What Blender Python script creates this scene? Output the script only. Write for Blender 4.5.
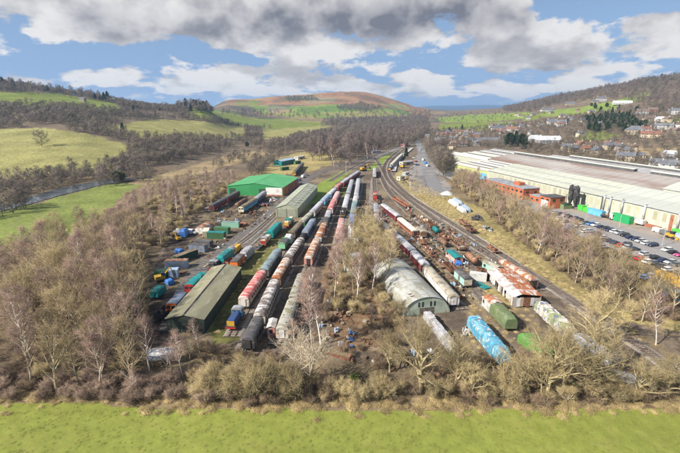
import bpy, math, random
import numpy as np

# ---------------------------------------------------------------- camera, sky, sun, exposure
S = bpy.context.scene
for _o in list(bpy.data.objects): bpy.data.objects.remove(_o)
FPX, CAMH, PITCH = 410.0, 50.0, math.radians(15.86)      # focal length in photo pixels, metres, downward tilt
cam_d = bpy.data.cameras.new('camera'); cam = bpy.data.objects.new('camera', cam_d)
S.collection.objects.link(cam); S.camera = cam
cam_d.sensor_width = 36.0; cam_d.lens = FPX / 680 * 36.0
cam_d.clip_start = 0.5; cam_d.clip_end = 40000
cam.location = (0, 0, CAMH); cam.rotation_euler = (math.pi / 2 - PITCH, 0, 0)

SUN_EL = math.radians(37); SUN_AZ = math.radians(-118)     # azimuth clockwise from +Y (view heading): sun to the left, a little behind
sun_dir = (math.sin(SUN_AZ) * math.cos(SUN_EL), math.cos(SUN_AZ) * math.cos(SUN_EL), math.sin(SUN_EL))
sd = bpy.data.lights.new('sun', 'SUN'); sun = bpy.data.objects.new('sun', sd); S.collection.objects.link(sun)
sd.energy = 5.0; sd.angle = math.radians(0.6); sd.color = (1.0, 0.94, 0.85)
from mathutils import Vector
sun.rotation_euler = Vector(sun_dir).to_track_quat('Z', 'Y').to_euler()
S.view_settings.view_transform = 'Standard'; S.view_settings.look = 'None'
S.view_settings.exposure = 0.80; S.view_settings.gamma = 1.0
S.render.engine = 'CYCLES'; S.cycles.use_denoising = True; S.cycles.denoising_prefilter = 'NONE'; S.cycles.use_adaptive_sampling = True; S.cycles.adaptive_threshold = 0.012; S.cycles.adaptive_min_samples = 24
S.cycles.max_bounces = 3; S.cycles.volume_bounces = 0; S.cycles.transparent_max_bounces = 6

w = bpy.data.worlds.new('World'); S.world = w; w.use_nodes = True
nt = w.node_tree; nt.nodes.clear(); N = nt.nodes.new; LK = nt.links.new
def wmath(op, a, b=None, c=None, clamp=False):
    n = N('ShaderNodeMath'); n.operation = op; n.use_clamp = clamp
    for i, q in enumerate((a, b, c)):
        if q is None: continue
        if isinstance(q, (int, float)): n.inputs[i].default_value = q
        else: LK(q, n.inputs[i])
    return n.outputs[0]
def wsmooth(x, lo, hi, tlo=0.0, thi=1.0):
    n = N('ShaderNodeMapRange'); n.interpolation_type = 'SMOOTHSTEP'; LK(x, n.inputs[0])
    for i, q in enumerate((lo, hi, tlo, thi)): n.inputs[i + 1].default_value = q
    return n.outputs[0]
def wmix(f, a, b):
    n = N('ShaderNodeMix'); n.data_type = 'RGBA'
    if isinstance(f, (int, float)): n.inputs[0].default_value = f
    else: LK(f, n.inputs[0])
    for i, q in ((6, a), (7, b)):
        if isinstance(q, tuple): n.inputs[i].default_value = (*q, 1)
        else: LK(q, n.inputs[i])
    return n.outputs[2]
sky = N('ShaderNodeTexSky'); sky.sky_type = 'NISHITA'; sky.sun_disc = False
sky.sun_elevation = SUN_EL; sky.sun_rotation = SUN_AZ; sky.altitude = 150; sky.air_density = 1.0; sky.dust_density = 0.4; sky.ozone_density = 1.3
tc = N('ShaderNodeTexCoord'); sep = N('ShaderNodeSeparateXYZ'); LK(tc.outputs['Generated'], sep.inputs[0])
DX, DY, DZ = sep.outputs
el = wmath('ARCSINE', DZ); az = wmath('ARCTAN2', DX, DY)
def wvec(op, a, b=None, c=None):
    n = N('ShaderNodeVectorMath'); n.operation = op
    for i, q in enumerate((a, b, c)):
        if q is None: continue
        if isinstance(q, tuple): n.inputs[i].default_value = q
        else: LK(q, n.inputs[i])
    return n.outputs['Value'] if op == 'DOT_PRODUCT' else n.outputs[0]
# cumulus field: noise over the direction, clouds smaller and flatter towards the horizon
def cloud_noise(shift, detail, f=1.0):
    k = wmath('DIVIDE', 1.0, wmath('ADD', wmath('MAXIMUM', DZ, -0.02), 0.24 + shift))
    cb = N('ShaderNodeCombineXYZ'); LK(DX, cb.inputs[0]); LK(DY, cb.inputs[1]); LK(k, cb.inputs[2])
    v = wvec('MULTIPLY_ADD', cb.outputs[0], (9.0 * f, 9.0 * f, 2.5 * f), (3.3, 1.7, 0.4))
    n = N('ShaderNodeTexNoise'); n.noise_dimensions = '3D'; LK(v, n.inputs['Vector'])
    n.inputs['Scale'].default_value = 1.0; n.inputs['Detail'].default_value = detail; n.inputs['Roughness'].default_value = 0.50; n.inputs['Lacunarity'].default_value = 2.2
    return n.outputs[0]
# cumulus banks by bearing and height in the sky: (photo x, photo y, half width, half height, weight)
BANKS = [(395, 6, 150, 40, .26), (170, 30, 130, 24, .13), (20, 14, 120, 24, .10), (535, 66, 110, 15, .19), (655, 40, 50, 16, .22), (290, 76, 80, 12, .16), (110, 88, 120, 9, .11), (430, 92, 90, 8, .12),
         (590, 12, 60, 26, -.36), (95, 62, 95, 8, -.15), (395, 66, 45, 9, -.16), (640, 80, 60, 10, -.15)]
cbe = N('ShaderNodeCombineXYZ'); LK(az, cbe.inputs[0]); LK(el, cbe.inputs[1]); ae = cbe.outputs[0]
BASES = [(410, 30, 135, 16, .75), (540, 78, 100, 8, .35), (170, 44, 100, 11, .30), (655, 52, 45, 8, .30), (300, 86, 70, 6, .2)]   # their shaded undersides
def banks(rows):
    tot = 0.0
    for (bx, by, hw, hh, wt) in rows:
        a0 = math.atan2(bx - 340, 426); e0 = (110 - by) / 425.0; kx, kz = 425.0 / hw, 425.0 / hh
        q = wvec('MULTIPLY_ADD', ae, (kx, kz, 0), (-a0 * kx, -e0 * kz, 0)); g = wmath('POWER', 0.42, wvec('DOT_PRODUCT', q, q))
        tot = wmath('MULTIPLY_ADD', g, wt, tot)
    return tot
bank = banks(BANKS)
n0 = cloud_noise(0.0, 7); n1 = cloud_noise(0.045, 3)
d0 = wmath('ADD', n0, bank)
cover = wsmooth(d0, 0.508, 0.588)
thick = wsmooth(d0, 0.50, 0.95)
rel = wsmooth(wmath('SUBTRACT', n0, n1), -0.20, 0.20)      # sunlit crown or shaded base of a billow
shade = wmath('SUBTRACT', wmath('MULTIPLY_ADD', thick, 0.50, wmath('ADD', banks(BASES), 0.44)), wmath('MULTIPLY', rel, 0.80), clamp=True)
CL_LIT, CL_DARK = (8.6, 8.4, 8.35), (2.05, 2.15, 2.6)
ccol = wmix(shade, CL_LIT, CL_DARK)
clear = wmix(wsmooth(el, -0.02, 0.30, 0.9, 0.3), sky.outputs[0], (2.6, 4.2, 7.4))   # the blue of clear air low over the hills
skyc = wmix(wsmooth(el, -0.01, 0.07, 0.35, 0.0), wmix(cover, clear, ccol), (5.0, 5.9, 7.4))
bg = N('ShaderNodeBackground'); bg.inputs['Strength'].default_value = 0.057; LK(skyc, bg.inputs['Color'])
w.cycles.sampling_method = 'MANUAL'; w.cycles.sample_map_resolution = 256
wo = N('ShaderNodeOutputWorld'); LK(bg.outputs[0], wo.inputs[0])

# ---------------------------------------------------------------- positions: where a sight line of the survey photograph meets the ground
SP, CP = math.sin(PITCH), math.cos(PITCH)
def G(px, py, z=0.0):
    u, v = px - 340.0, py - 226.5
    t = (CAMH - z) / (FPX * SP + v * CP)
    return (u * t, (FPX * CP - v * SP) * t, z)
def AT(px, py, Y):
    u, v = px - 340.0, py - 226.5
    t = Y / (FPX * CP - v * SP)
    return (u * t, Y, CAMH - (FPX * SP + v * CP) * t)
def PROJ(x, y, z):
    x = np.asarray(x, float); y = np.asarray(y, float); z = np.asarray(z, float)
    d = y * CP - (z - CAMH) * SP; dn = -y * SP - (z - CAMH) * CP
    d = np.maximum(d, 1e-3)
    return 340 + FPX * x / d, 226.5 + FPX * dn / d

# ---------------------------------------------------------------- materials
MATS = {}
def mat_nodes(name):
    m = bpy.data.materials.new(name); m.use_nodes = True
    t = m.node_tree; t.nodes.clear()
    out = t.nodes.new('ShaderNodeOutputMaterial'); p = t.nodes.new('ShaderNodeBsdfPrincipled'); t.links.new(p.outputs[0], out.inputs[0])
    return m, t, p
def tmix(t, f, a, b, blend='MIX'):
    n = t.nodes.new('ShaderNodeMix'); n.data_type = 'RGBA'; n.blend_type = blend
    if isinstance(f, (int, float)): n.inputs[0].default_value = f
    else: t.links.new(f, n.inputs[0])
    for i, q in ((6, a), (7, b)):
        if isinstance(q, tuple): n.inputs[i].default_value = (*q[:3], 1)
        else: t.links.new(q, n.inputs[i])
    return n.outputs[2]
def tnoise(t, vec, scale, detail=5, w=None, rough=.55):
    n = t.nodes.new('ShaderNodeTexNoise'); n.noise_dimensions = '4D' if w is not None else '3D'
    t.links.new(vec, n.inputs['Vector']); n.inputs['Scale'].default_value = scale; n.inputs['Detail'].default_value = detail; n.inputs['Roughness'].default_value = rough
    if w is not None: t.links.new(w, n.inputs['W'])
    return n.outputs[0]
def tmap(t, x, lo, hi, a=0.0, b=1.0, smooth=True):
    n = t.nodes.new('ShaderNodeMapRange'); n.interpolation_type = 'SMOOTHSTEP' if smooth else 'LINEAR'; t.links.new(x, n.inputs[0])
    for i, q in enumerate((lo, hi, a, b)): n.inputs[i + 1].default_value = q
    return n.outputs[0]
def tmath(t, op, a, b):
    n = t.nodes.new('ShaderNodeMath'); n.operation = op
    for i, q in enumerate((a, b)):
        if isinstance(q, (int, float)): n.inputs[i].default_value = q
        else: t.links.new(q, n.inputs[i])
    return n.outputs[0]
def wm(key, c1, c2=None, amt=.4, scale=.6, c3=None, amt3=.2, rough=.75, metal=0.0, fine=.22, stretch=(1, 1, 1), vary=.12, bump=.25):
    """a weathered surface: base colour, patches of c2, spots of c3, fine grain, slight change from object to object"""
    if key in MATS: return MATS[key]
    m, t, p = mat_nodes(key)
    tcn = t.nodes.new('ShaderNodeTexCoord'); mp = t.nodes.new('ShaderNodeMapping'); t.links.new(tcn.outputs['Object'], mp.inputs[0]); mp.inputs['Scale'].default_value = stretch
    oi = t.nodes.new('ShaderNodeObjectInfo'); ww = tmath(t, 'MULTIPLY', oi.outputs['Random'], 40.0)
    v = mp.outputs[0]; col = c1
    if c2 is not None:
        n = tnoise(t, v, scale, 6, ww); th = 0.5 + (0.5 - amt) * 0.42
        col = tmix(t, tmap(t, n, th - .05, th + .05), c1, c2)
    if c3 is not None:
        n = tnoise(t, v, scale * 2.3, 5, tmath(t, 'ADD', ww, 13.0)); th = 0.5 + (0.5 - amt3) * 0.42
        col = tmix(t, tmap(t, n, th - .04, th + .04), col, c3)
    f = tnoise(t, v, max(scale * 9, 5.0), 4)
    g = tmath(t, 'MULTIPLY', tmap(t, f, .25, .75, 1 - fine, 1 + fine, False), tmap(t, oi.outputs['Random'], 0, 1, 1 - vary, 1 + vary, False))
    cb = t.nodes.new('ShaderNodeCombineXYZ')
    for i in range(3): t.links.new(g, cb.inputs[i])
    col = tmix(t, 1.0, col, cb.outputs[0], 'MULTIPLY')
    t.links.new(col, p.inputs['Base Color'])
    p.inputs['Roughness'].default_value = rough; p.inputs['Metallic'].default_value = metal; p.inputs['Specular IOR Level'].default_value = .35
    if bump:
        b = t.nodes.new('ShaderNodeBump'); b.inputs['Strength'].default_value = bump; b.inputs['Distance'].default_value = .03; t.links.new(f, b.inputs['Height']); t.links.new(b.outputs[0], p.inputs['Normal'])
    MATS[key] = m; return m
RUST = (.155, .07, .038); RUST2 = (.24, .12, .065); MOSS = (.10, .10, .045); GRIME = (.09, .08, .07)
def glass(key='window_glass', c=(.03, .035, .04)):
    if key in MATS: return MATS[key]
    m, t, p = mat_nodes(key); p.inputs['Base Color'].default_value = (*c, 1); p.inputs['Roughness'].default_value = .12; MATS[key] = m; return m

# ---------------------------------------------------------------- objects
COL = S.collection
def ob(name, mesh, parent=None, loc=(0, 0, 0), rz=0.0, scale=None, mat=None):
    o = bpy.data.objects.new(name, mesh); COL.objects.link(o)
    o.location = loc; o.rotation_euler = (0, 0, rz)
    if scale is not None: o.scale = scale if hasattr(scale, '__len__') else (scale,) * 3
    if parent is not None: o.parent = parent
    if mat is not None:
        if not mesh.materials: mesh.materials.append(mat)
        if mesh.materials[0] is not mat:
            o.material_slots[0].link = 'OBJECT'; o.material_slots[0].material = mat
    return o
def tag(o, label=None, cat=None, group=None, kind=None):
    if label: o['label'] = label
    if cat: o['category'] = cat
    if group: o['group'] = group
    if kind: o['kind'] = kind
    return o
def thing(name, label, cat, loc=(0, 0, 0), rz=0.0, group=None):
    return tag(ob(name, None, None, loc, rz), label, cat, group)
class MB:
    def __init__(s): s.v = []; s.f = []; s.m = []
    def add(s, vs, fs, mi=0):
        k = len(s.v); s.v += [tuple(map(float, q)) for q in vs]; s.f += [tuple(k + i for i in f) for f in fs]; s.m += [mi] * len(fs); return s
    def box(s, x0, x1, y0, y1, z0, z1, mi=0):
        return s.add([(x0, y0, z0), (x1, y0, z0), (x1, y1, z0), (x0, y1, z0), (x0, y0, z1), (x1, y0, z1), (x1, y1, z1), (x0, y1, z1)],
                     [(3, 2, 1, 0), (4, 5, 6, 7), (0, 1, 5, 4), (1, 2, 6, 5), (2, 3, 7, 6), (3, 0, 4, 7)], mi)
    def obox(s, c, d, L, wd, z0, z1, mi=0):                 # box along direction angle d
        ca, sa = math.cos(d), math.sin(d); q = []
        for z in (z0, z1):
            for a, b in ((-1, -1), (1, -1), (1, 1), (-1, 1)):
                q.append((c[0] + ca * a * L / 2 - sa * b * wd / 2, c[1] + sa * a * L / 2 + ca * b * wd / 2, z))
        return s.add(q, [(3, 2, 1, 0), (4, 5, 6, 7), (0, 1, 5, 4), (1, 2, 6, 5), (2, 3, 7, 6), (3, 0, 4, 7)], mi)
    def prof(s, pr, x0, x1, mi=0, caps=True, closed=True):  # profile (y, z) swept along x
        n = len(pr); vs = [(x0, y, z) for y, z in pr] + [(x1, y, z) for y, z in pr]
        fs = [(i, (i + 1) % n, n + (i + 1) % n, n + i) for i in range(n if closed else n - 1)]
        if caps: fs += [tuple(range(n - 1, -1, -1)), tuple(range(n, 2 * n))]
        return s.add(vs, fs, mi)
    def loft(s, rings, mi=0, caps=True):
        n = len(rings[0]); vs = [p for r in rings for p in r]; fs = []
        for k in range(len(rings) - 1):
            for i in range(n): fs.append((k * n + i, k * n + (i + 1) % n, (k + 1) * n + (i + 1) % n, (k + 1) * n + i))
        if caps: fs += [tuple(range(n - 1, -1, -1)), tuple(range((len(rings) - 1) * n, len(rings) * n))]
        return s.add(vs, fs, mi)
    def cyl(s, p0, p1, r0, r1=None, n=8, mi=0, caps=True):
        r1 = r0 if r1 is None else r1
        a = Vector(p0); b = Vector(p1); d = (b - a).normalized(); up = Vector((0, 0, 1)) if abs(d.z) < .9 else Vector((1, 0, 0))
        x = d.cross(up).normalized(); y = d.cross(x)
        ring = lambda c, r: [tuple(c + x * (r * math.cos(2 * math.pi * i / n)) + y * (r * math.sin(2 * math.pi * i / n))) for i in range(n)]
        return s.loft([ring(a, r0), ring(b, r1)], mi, caps)
    def mesh(s, name, mats=(), smooth=False):
        me = bpy.data.meshes.new(name); me.from_pydata(s.v, [], s.f)
        for m in (mats if isinstance(mats, (list, tuple)) else [mats]): me.materials.append(m)
        if any(s.m): me.polygons.foreach_set('material_index', s.m)
        if smooth: me.polygons.foreach_set('use_smooth', [True] * len(s.f))
        me.update(); return me
    def build(s, name, mats, parent=None, loc=(0, 0, 0), rz=0.0, smooth=False):
        return ob(name, s.mesh(name, mats, smooth), parent, loc, rz)
SHARED = {}
def shared(key, fn):
    if key not in SHARED: SHARED[key] = fn()
    return SHARED[key]
def in_poly(px, py, poly):
    px = np.asarray(px); py = np.asarray(py); r = np.zeros(px.shape, bool); n = len(poly)
    for i in range(n):
        x0, y0 = poly[i]; x1, y1 = poly[(i + 1) % n]
        if y0 == y1: continue
        c = ((y0 > py) != (y1 > py)) & (px < (x1 - x0) * (py - y0) / (y1 - y0) + x0)
        r ^= c
    return r
def beyond(poly):
    """carry an outline that touches the side of the view on past it"""
    return [(-190 if x <= 0 else 870 if x >= 680 else x, y) for x, y in poly]
def vnoise(x, y, seed=0):
    """smooth value noise"""
    x = np.asarray(x, float); y = np.asarray(y, float); xi = np.floor(x).astype(np.int64); yi = np.floor(y).astype(np.int64); fx = x - xi; fy = y - yi
    def h(a, b):
        q = (a * 374761393 + b * 668265263 + seed * 1442695041) & 0x7fffffff
        q = ((q ^ (q >> 13)) * 1274126177) & 0x7fffffff
        return ((q ^ (q >> 16)) & 0xffff) / 65535.0
    sx = fx * fx * (3 - 2 * fx); sy = fy * fy * (3 - 2 * fy)
    return (h(xi, yi) * (1 - sx) + h(xi + 1, yi) * sx) * (1 - sy) + (h(xi, yi + 1) * (1 - sx) + h(xi + 1, yi + 1) * sx) * sy
def fbm(x, y, seed=0, o=4):
    r = 0; a = .5
    for k in range(o): r = r + a * vnoise(np.asarray(x) * 2 ** k, np.asarray(y) * 2 ** k, seed + k); a *= .5
    return r / (1 - .5 ** o)

# ---------------------------------------------------------------- terrain: valley floor and hills, heights by bearing and distance
# for each bearing (photo column) the hill profile: (distance, photo row of the ground there or None for the flat floor)
COLS = [
 (-260, [(300, None), (420, 128), (600, 98), (850, 62)], .9),
 (0,   [(300, None), (470, 131), (640, 107), (860, 80)], .9),
 (60,  [(300, None), (470, 131), (640, 111), (900, 92)], .9),
 (110, [(310, None), (480, 137), (640, 118), (920, 99)], .9),
 (150, [(330, None), (520, 137), (700, 120), (950, 106)], .9),
 (185, [(380, None), (620, 134), (800, 119), (960, 107)], .85),
 (205, [(420, None), (700, 131), (820, 119), (960, 104)], .8),
 (225, [(460, None), (800, 131), (1100, 121), (1300, 114), (2200, 99)], .8),
 (262, [(600, None), (900, 134), (1300, 121), (1700, 113), (2300, 97)], .8),
 (300, [(800, None), (1100, 129), (1500, 119), (2400, 94)], .8),
 (335, [(900, None), (1200, 127), (1600, 118), (2500, 90.5)], .8),
 (368, [(900, None), (1600, 119), (2500, 91)], .8),
 (400, [(900, None), (1700, 119), (2500, 101)], .8),
 (422, [(900, None), (1900, 117), (2600, 109.5), (4200, 109.5), (7000, 106)], .9),
 (450, [(800, None), (1300, 121), (2000, 113.5), (4200, 110), (7000, 105.5)], .9),
 (480, [(700, None), (1200, 121), (2000, 111), (4200, 109), (7000, 105)], .9),
 (500, [(650, None), (1100, 121), (1900, 109), (4200, 109), (7000, 105.5)], .9),
 (525, [(560, None), (800, 130), (1100, 117), (1700, 104)], .8),
 (560, [(480, None), (700, 128), (900, 117), (1200, 106), (1500, 95.5)], .8),
 (600, [(430, None), (650, 129), (850, 114), (1100, 99), (1320, 87.5)], .8),
 (640, [(400, None), (600, 131), (800, 112), (1000, 94), (1200, 80)], .8),
 (680, [(380, None), (560, 132), (760, 110), (950, 89), (1100, 74)], .8),
 (940, [(330, None), (500, 120), (700, 90), (1000, 52)], .8)]
YG = np.concatenate([[-1e4], np.geomspace(150, 16000, 420)])
_tab = []
for px, kn, keep in COLS:
    ys = [0.0]; zs = [0.0]
    for (Y, py) in kn:
        ys.append(Y); zs.append(0.0 if py is None else AT(px, py, Y)[2])
    last = zs[-1]; ys += [ys[-1] * 1.25, ys[-1] * 2.2, 30000]; zs += [last * keep, last * .55, last * .4]
    _tab.append(np.interp(YG, ys, zs))
_tab = np.array(_tab); _ker = np.array([1, 4, 8, 10, 8, 4, 1.]); _ker /= _ker.sum()
for i in range(len(_tab)): _tab[i] = np.convolve(np.pad(_tab[i], 3, 'edge'), _ker, 'valid')
_SC = np.array([(c[0] - 340) / 426.0 for c in COLS])
_SF = np.linspace(_SC[0], _SC[-1], 220); _fine = np.array([np.interp(_SF, _SC, _tab[:, j]) for j in range(len(YG))])   # [Y, s]
_k2 = np.array([1, 3, 4, 3, 1.]); _k2 /= _k2.sum()
for j in range(len(_fine)): _fine[j] = np.convolve(np.pad(_fine[j], 2, 'edge'), _k2, 'valid')
def HGT(x, y):
    x = np.asarray(x, float); y = np.asarray(y, float); yc = np.maximum(y, 150.0)
    s = np.clip(x / yc, _SF[0], _SF[-1]); fi = (s - _SF[0]) / (_SF[1] - _SF[0]); i0 = np.clip(fi.astype(int), 0, len(_SF) - 2); fi = fi - i0
    lj = np.interp(yc, YG[1:], np.arange(1, len(YG))); j0 = np.clip(lj.astype(int), 1, len(YG) - 2); fj = np.clip(lj - j0, 0, 1)
    z = (_fine[j0, i0] * (1 - fi) + _fine[j0, i0 + 1] * fi) * (1 - fj) + (_fine[j0 + 1, i0] * (1 - fi) + _fine[j0 + 1, i0 + 1] * fi) * fj
    amp = np.clip(z / 60.0, 0, 1) * np.clip(yc / 1000, .4, 3)
    return z + amp * 9 * (fbm(x / (60 + yc * .08), y / (60 + yc * .08), 5) - .5)
def TG(px, py):
    """the terrain point on the sight line of a photo pixel"""
    Y = np.geomspace(48, 12000, 4000); u, v = px - 340.0, py - 226.5
    t = Y / (FPX * CP - v * SP); z = CAMH - (FPX * SP + v * CP) * t; x = u * t
    k = np.nonzero(z <= HGT(x, Y))[0]
    k = k[0] if len(k) else len(Y) - 1
    return (float(x[k]), float(Y[k]), float(HGT(x[k], Y[k])))
# ---------------------------------------------------------------- land use on the terrain (ground colours; the far hill's blue is painted haze)
C_FLOOR = (.155, .116, .072); C_MUD = (.15, .117, .088); C_GRASS = (.150, .185, .035); C_PALE = (.25, .235, .085); C_TAN = (.27, .205, .115)
C_MOOR = (.26, .135, .07); C_BRIGHT = (.175, .235, .045); C_MOSS = (.135, .135, .045); C_VERGE = (.30, .245, .105); C_HAZE = (.08, .125, .20)
C_DKMUD = (.078, .061, .05); C_SOIL = (.21, .135, .08); C_GRAVEL = (.235, .222, .215); C_DARKW = (.15, .115, .08)
C_LEFT = (.165, .198, .05)
ZONES = [  # (colour, photo outline, nearest and farthest distance, ragged edge in pixels)
 (C_LEFT, [(0, 262), (0, 212), (30, 205), (75, 193), (100, 186), (142, 182), (120, 200), (95, 222), (55, 240)], 100, 330, 2),
 (C_PALE, [(0, 133), (40, 128), (70, 131), (100, 137), (132, 146), (126, 152), (112, 158), (108, 168), (60, 171), (30, 178), (0, 184)], 280, 620, 1),
 (C_TAN, [(128, 184), (170, 172), (200, 163), (232, 155), (262, 150), (272, 154), (250, 160), (215, 170), (160, 184)], 240, 600, 1.5),
 (C_TAN, [(70, 172), (100, 166), (112, 168), (90, 176)], 250, 500, 1),
 (C_PALE, [(98, 128), (150, 119), (200, 121), (244, 127), (246, 139), (190, 138), (140, 139)], 480, 1200, 1),
 (C_GRASS, [(0, 92), (34, 92), (60, 94), (118, 104), (122, 113), (60, 106), (0, 104)], 500, 1100, .7),
 (C_GRASS, [(185, 107), (230, 111), (250, 117), (300, 120), (332, 122), (310, 130), (262, 129), (225, 122), (190, 117)], 700, 1600, .7),
 (C_PALE, [(262, 130), (300, 127), (330, 126), (345, 131), (318, 136), (290, 139), (262, 139)], 600, 1500, 1),
 (C_MOOR, [(218, 99), (260, 90), (335, 84), (372, 84), (402, 96), (430, 108), (432, 118), (380, 112), (330, 106), (270, 104), (235, 106)], 1400, 3400, 1),
 (C_BRIGHT, [(245, 104), (290, 107), (330, 104), (372, 106), (412, 112), (405, 118), (352, 117), (300, 119), (262, 113)], 1300, 2600, 1.2),
 (C_GRASS, [(232, 103), (256, 100), (262, 103), (240, 107)], 1400, 2600, 1), (C_TAN, [(300, 100), (330, 97), (338, 101), (308, 104)], 1500, 2800, 1.2), (C_MOSS, [(285, 97), (316, 95), (320, 99), (290, 101)], 1500, 2900, 1), (C_PALE, [(380, 103), (400, 104), (415, 110), (395, 109)], 1500, 2800, 1), (C_TAN, [(262, 108), (282, 106), (292, 111), (275, 114)], 1300, 2600, 1), (C_MOSS, [(335, 106), (370, 104), (385, 109), (360, 111)], 1300, 2600, 1),
 (C_HAZE, [(425, 100), (505, 100), (505, 110.5), (425, 110.5)], 4000, 20000, .3),  # far hill: blue of distance haze put into its ground colour
 (C_BRIGHT, [(436, 118), (470, 115), (530, 112), (536, 117), (500, 121), (470, 123), (440, 122)], 700, 2200, .7),
 (C_GRASS, [(440, 124), (480, 123), (515, 121), (512, 128), (470, 131), (438, 130)], 600, 2200, .7),
 (C_GRASS, [(525, 115), (545, 113), (540, 119), (524, 121)], 600, 1800, .6),
 (C_BRIGHT, [(540, 112), (575, 108), (615, 101), (640, 93), (652, 92), (640, 100), (618, 106), (612, 111), (590, 113), (545, 117)], 600, 1600, .8),
 (C_GRASS, [(578, 133), (600, 131), (622, 135), (600, 141), (578, 140)], 400, 900, .7),
 (C_TAN, [(632, 147), (680, 150), (680, 156), (640, 155)], 300, 800, 1),
 (C_GRASS, [(660, 118), (680, 118), (680, 124), (660, 123)], 400, 1200, .7),
 (C_VERGE, [(255, 178), (275, 160), (300, 152), (330, 152), (345, 160), (330, 172), (300, 178), (270, 184)], 200, 600, 1.5),
 # the yard
 (C_MUD, [(140, 350), (150, 280), (165, 235), (210, 205), (235, 190), (262, 186), (292, 172), (312, 170), (350, 158), (395, 145), (416, 140), (425, 145), (405, 165), (405, 182), (470, 235), (560, 290), (680, 372), (680, 402), (600, 402), (520, 380), (440, 350), (360, 362), (300, 362), (200, 345)], 60, 700, 2),
 (C_DKMUD, [(140, 345), (150, 280), (168, 238), (205, 215), (235, 196), (278, 190), (282, 205), (262, 228), (235, 250), (205, 290), (165, 345)], 60, 330, 2),
 (C_MOSS, [(205, 330), (245, 262), (268, 240), (300, 222), (330, 196), (345, 183), (350, 186), (330, 215), (300, 250), (262, 300), (240, 340), (215, 345)], 60, 400, 2),
 (C_BRIGHT, [(300, 214), (318, 184), (340, 172), (356, 166), (345, 176), (322, 198)], 150, 500, 1),
 (C_BRIGHT, [(364, 172), (380, 158), (395, 152), (398, 156), (384, 166)], 200, 600, .8),
 (C_BRIGHT, [(385, 168), (392, 155), (404, 149), (402, 154), (392, 166)], 200, 600, .6),
 (C_SOIL, [(330, 330), (318, 310), (322, 270), (340, 240), (372, 232), (392, 262), (402, 300), (404, 330), (380, 350), (340, 350)], 60, 250, 2),
 (C_VERGE, [(402, 170), (412, 185), (450, 192), (480, 208), (518, 238), (562, 272), (610, 306), (680, 350), (680, 372), (600, 315), (520, 262), (470, 232), (420, 205), (398, 188), (394, 176)], 80, 500, 1.5),
 (C_VERGE, [(470, 290), (490, 280), (515, 300), (500, 312)], 60, 250, 1),
 (C_GRAVEL, [(412, 192), (408, 172), (414, 160), (423, 146), (430, 143), (434, 160), (440, 172), (452, 190), (440, 196)], 150, 700, .8),
 (C_GRAVEL, [(362, 222), (371, 195), (371, 180), (376, 180), (375, 198), (370, 220)], 120, 400, .5),
]
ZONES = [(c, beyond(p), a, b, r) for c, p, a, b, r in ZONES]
def land_colour(x, y, z):
    px, py = PROJ(x, y, z); n1 = fbm(px * .22, py * .22 + 9, 21) - .5; n2 = fbm(px * .22 + 50, py * .22, 33) - .5
    col = np.empty(x.shape + (3,)); col[:] = C_FLOOR
    far = y > 350; col[far] = C_DARKW
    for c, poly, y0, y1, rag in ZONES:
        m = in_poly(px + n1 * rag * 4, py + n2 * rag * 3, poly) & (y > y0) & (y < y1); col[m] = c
    lit = (y < 64.5) & (y > 40); col[lit] = (.20, .15, .09)
    moor = (y > 1300) & (y < 3600) & (np.abs(px - 325) < 120); q = fbm(x / 130, y / 130, 61, 5)
    col[moor & (q > .56)] *= np.array([.62, .75, .8]); col[moor & (q < .42)] = col[moor & (q < .42)] * .5 + np.array([.30, .21, .10]) * .5
    q = fbm(x / 7, y / 11, 71, 5); yard = (y < 330) & (y > 60) & (col[..., 1] < col[..., 0] * 1.1)
    col[yard & (q > .58)] *= .66; col[yard & (q < .42)] = col[yard & (q < .42)] * .55 + np.array([.24, .185, .10]) * .45
    return col
FIELD_Y = 60.5                                             # far edge of the near meadow
def field_edge(x): return FIELD_Y + 2.2 * (vnoise(x / 9.0, x * 0, 3) - .5) - .004 * np.asarray(x) + .6 * (vnoise(x / 2.5, x * 0, 8) - .5)
ns, sgrid = 441, None
sgrid = np.concatenate([np.linspace(-2.3, -.95, 24)[:-1], np.linspace(-.95, .95, ns), np.linspace(.95, 2.3, 24)[1:]])
ygrid = np.concatenate([np.linspace(-120, 40, 12)[:-1], np.linspace(40, 70, 61)[:-1], np.geomspace(70, 15000, 430)])
SX, YY = np.meshgrid(sgrid, ygrid); XX = SX * np.maximum(YY, 110.0) ; ZZ = HGT(XX, YY)
near = np.clip(1 - YY / 330, 0, 1); ZZ = ZZ + .22 * near * (fbm(XX / 6, YY / 6, 40) - .5) - .05
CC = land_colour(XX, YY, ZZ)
nr, nc = XX.shape
def ground_mesh(name, keep, colour):
    P = np.stack([XX, YY, ZZ], -1).reshape(-1, 3); idx = np.arange(nr * nc).reshape(nr, nc)
    q = np.stack([idx[:-1, :-1], idx[:-1, 1:], idx[1:, 1:], idx[1:, :-1]], -1)[keep]
    used = np.unique(q); mp = np.full(nr * nc, -1); mp[used] = np.arange(len(used)); q = mp[q]; P = P[used]
    me = bpy.data.meshes.new(name); me.vertices.add(len(P)); me.vertices.foreach_set('co', P.astype(np.float32).ravel())
    me.loops.add(q.size); me.loops.foreach_set('vertex_index', q.astype(np.int32).ravel()); me.polygons.add(len(q))
    me.polygons.foreach_set('loop_start', np.arange(0, q.size, 4, dtype=np.int32)); me.polygons.foreach_set('loop_total', np.full(len(q), 4, np.int32))
    me.polygons.foreach_set('use_smooth', np.ones(len(q), bool)); me.update()
    a = me.color_attributes.new('land', 'FLOAT_COLOR', 'POINT'); c = np.ones((len(P), 4), np.float32); c[:, :3] = colour.reshape(-1, 3)[used]; a.data.foreach_set('color', c.ravel())
    return me
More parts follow.
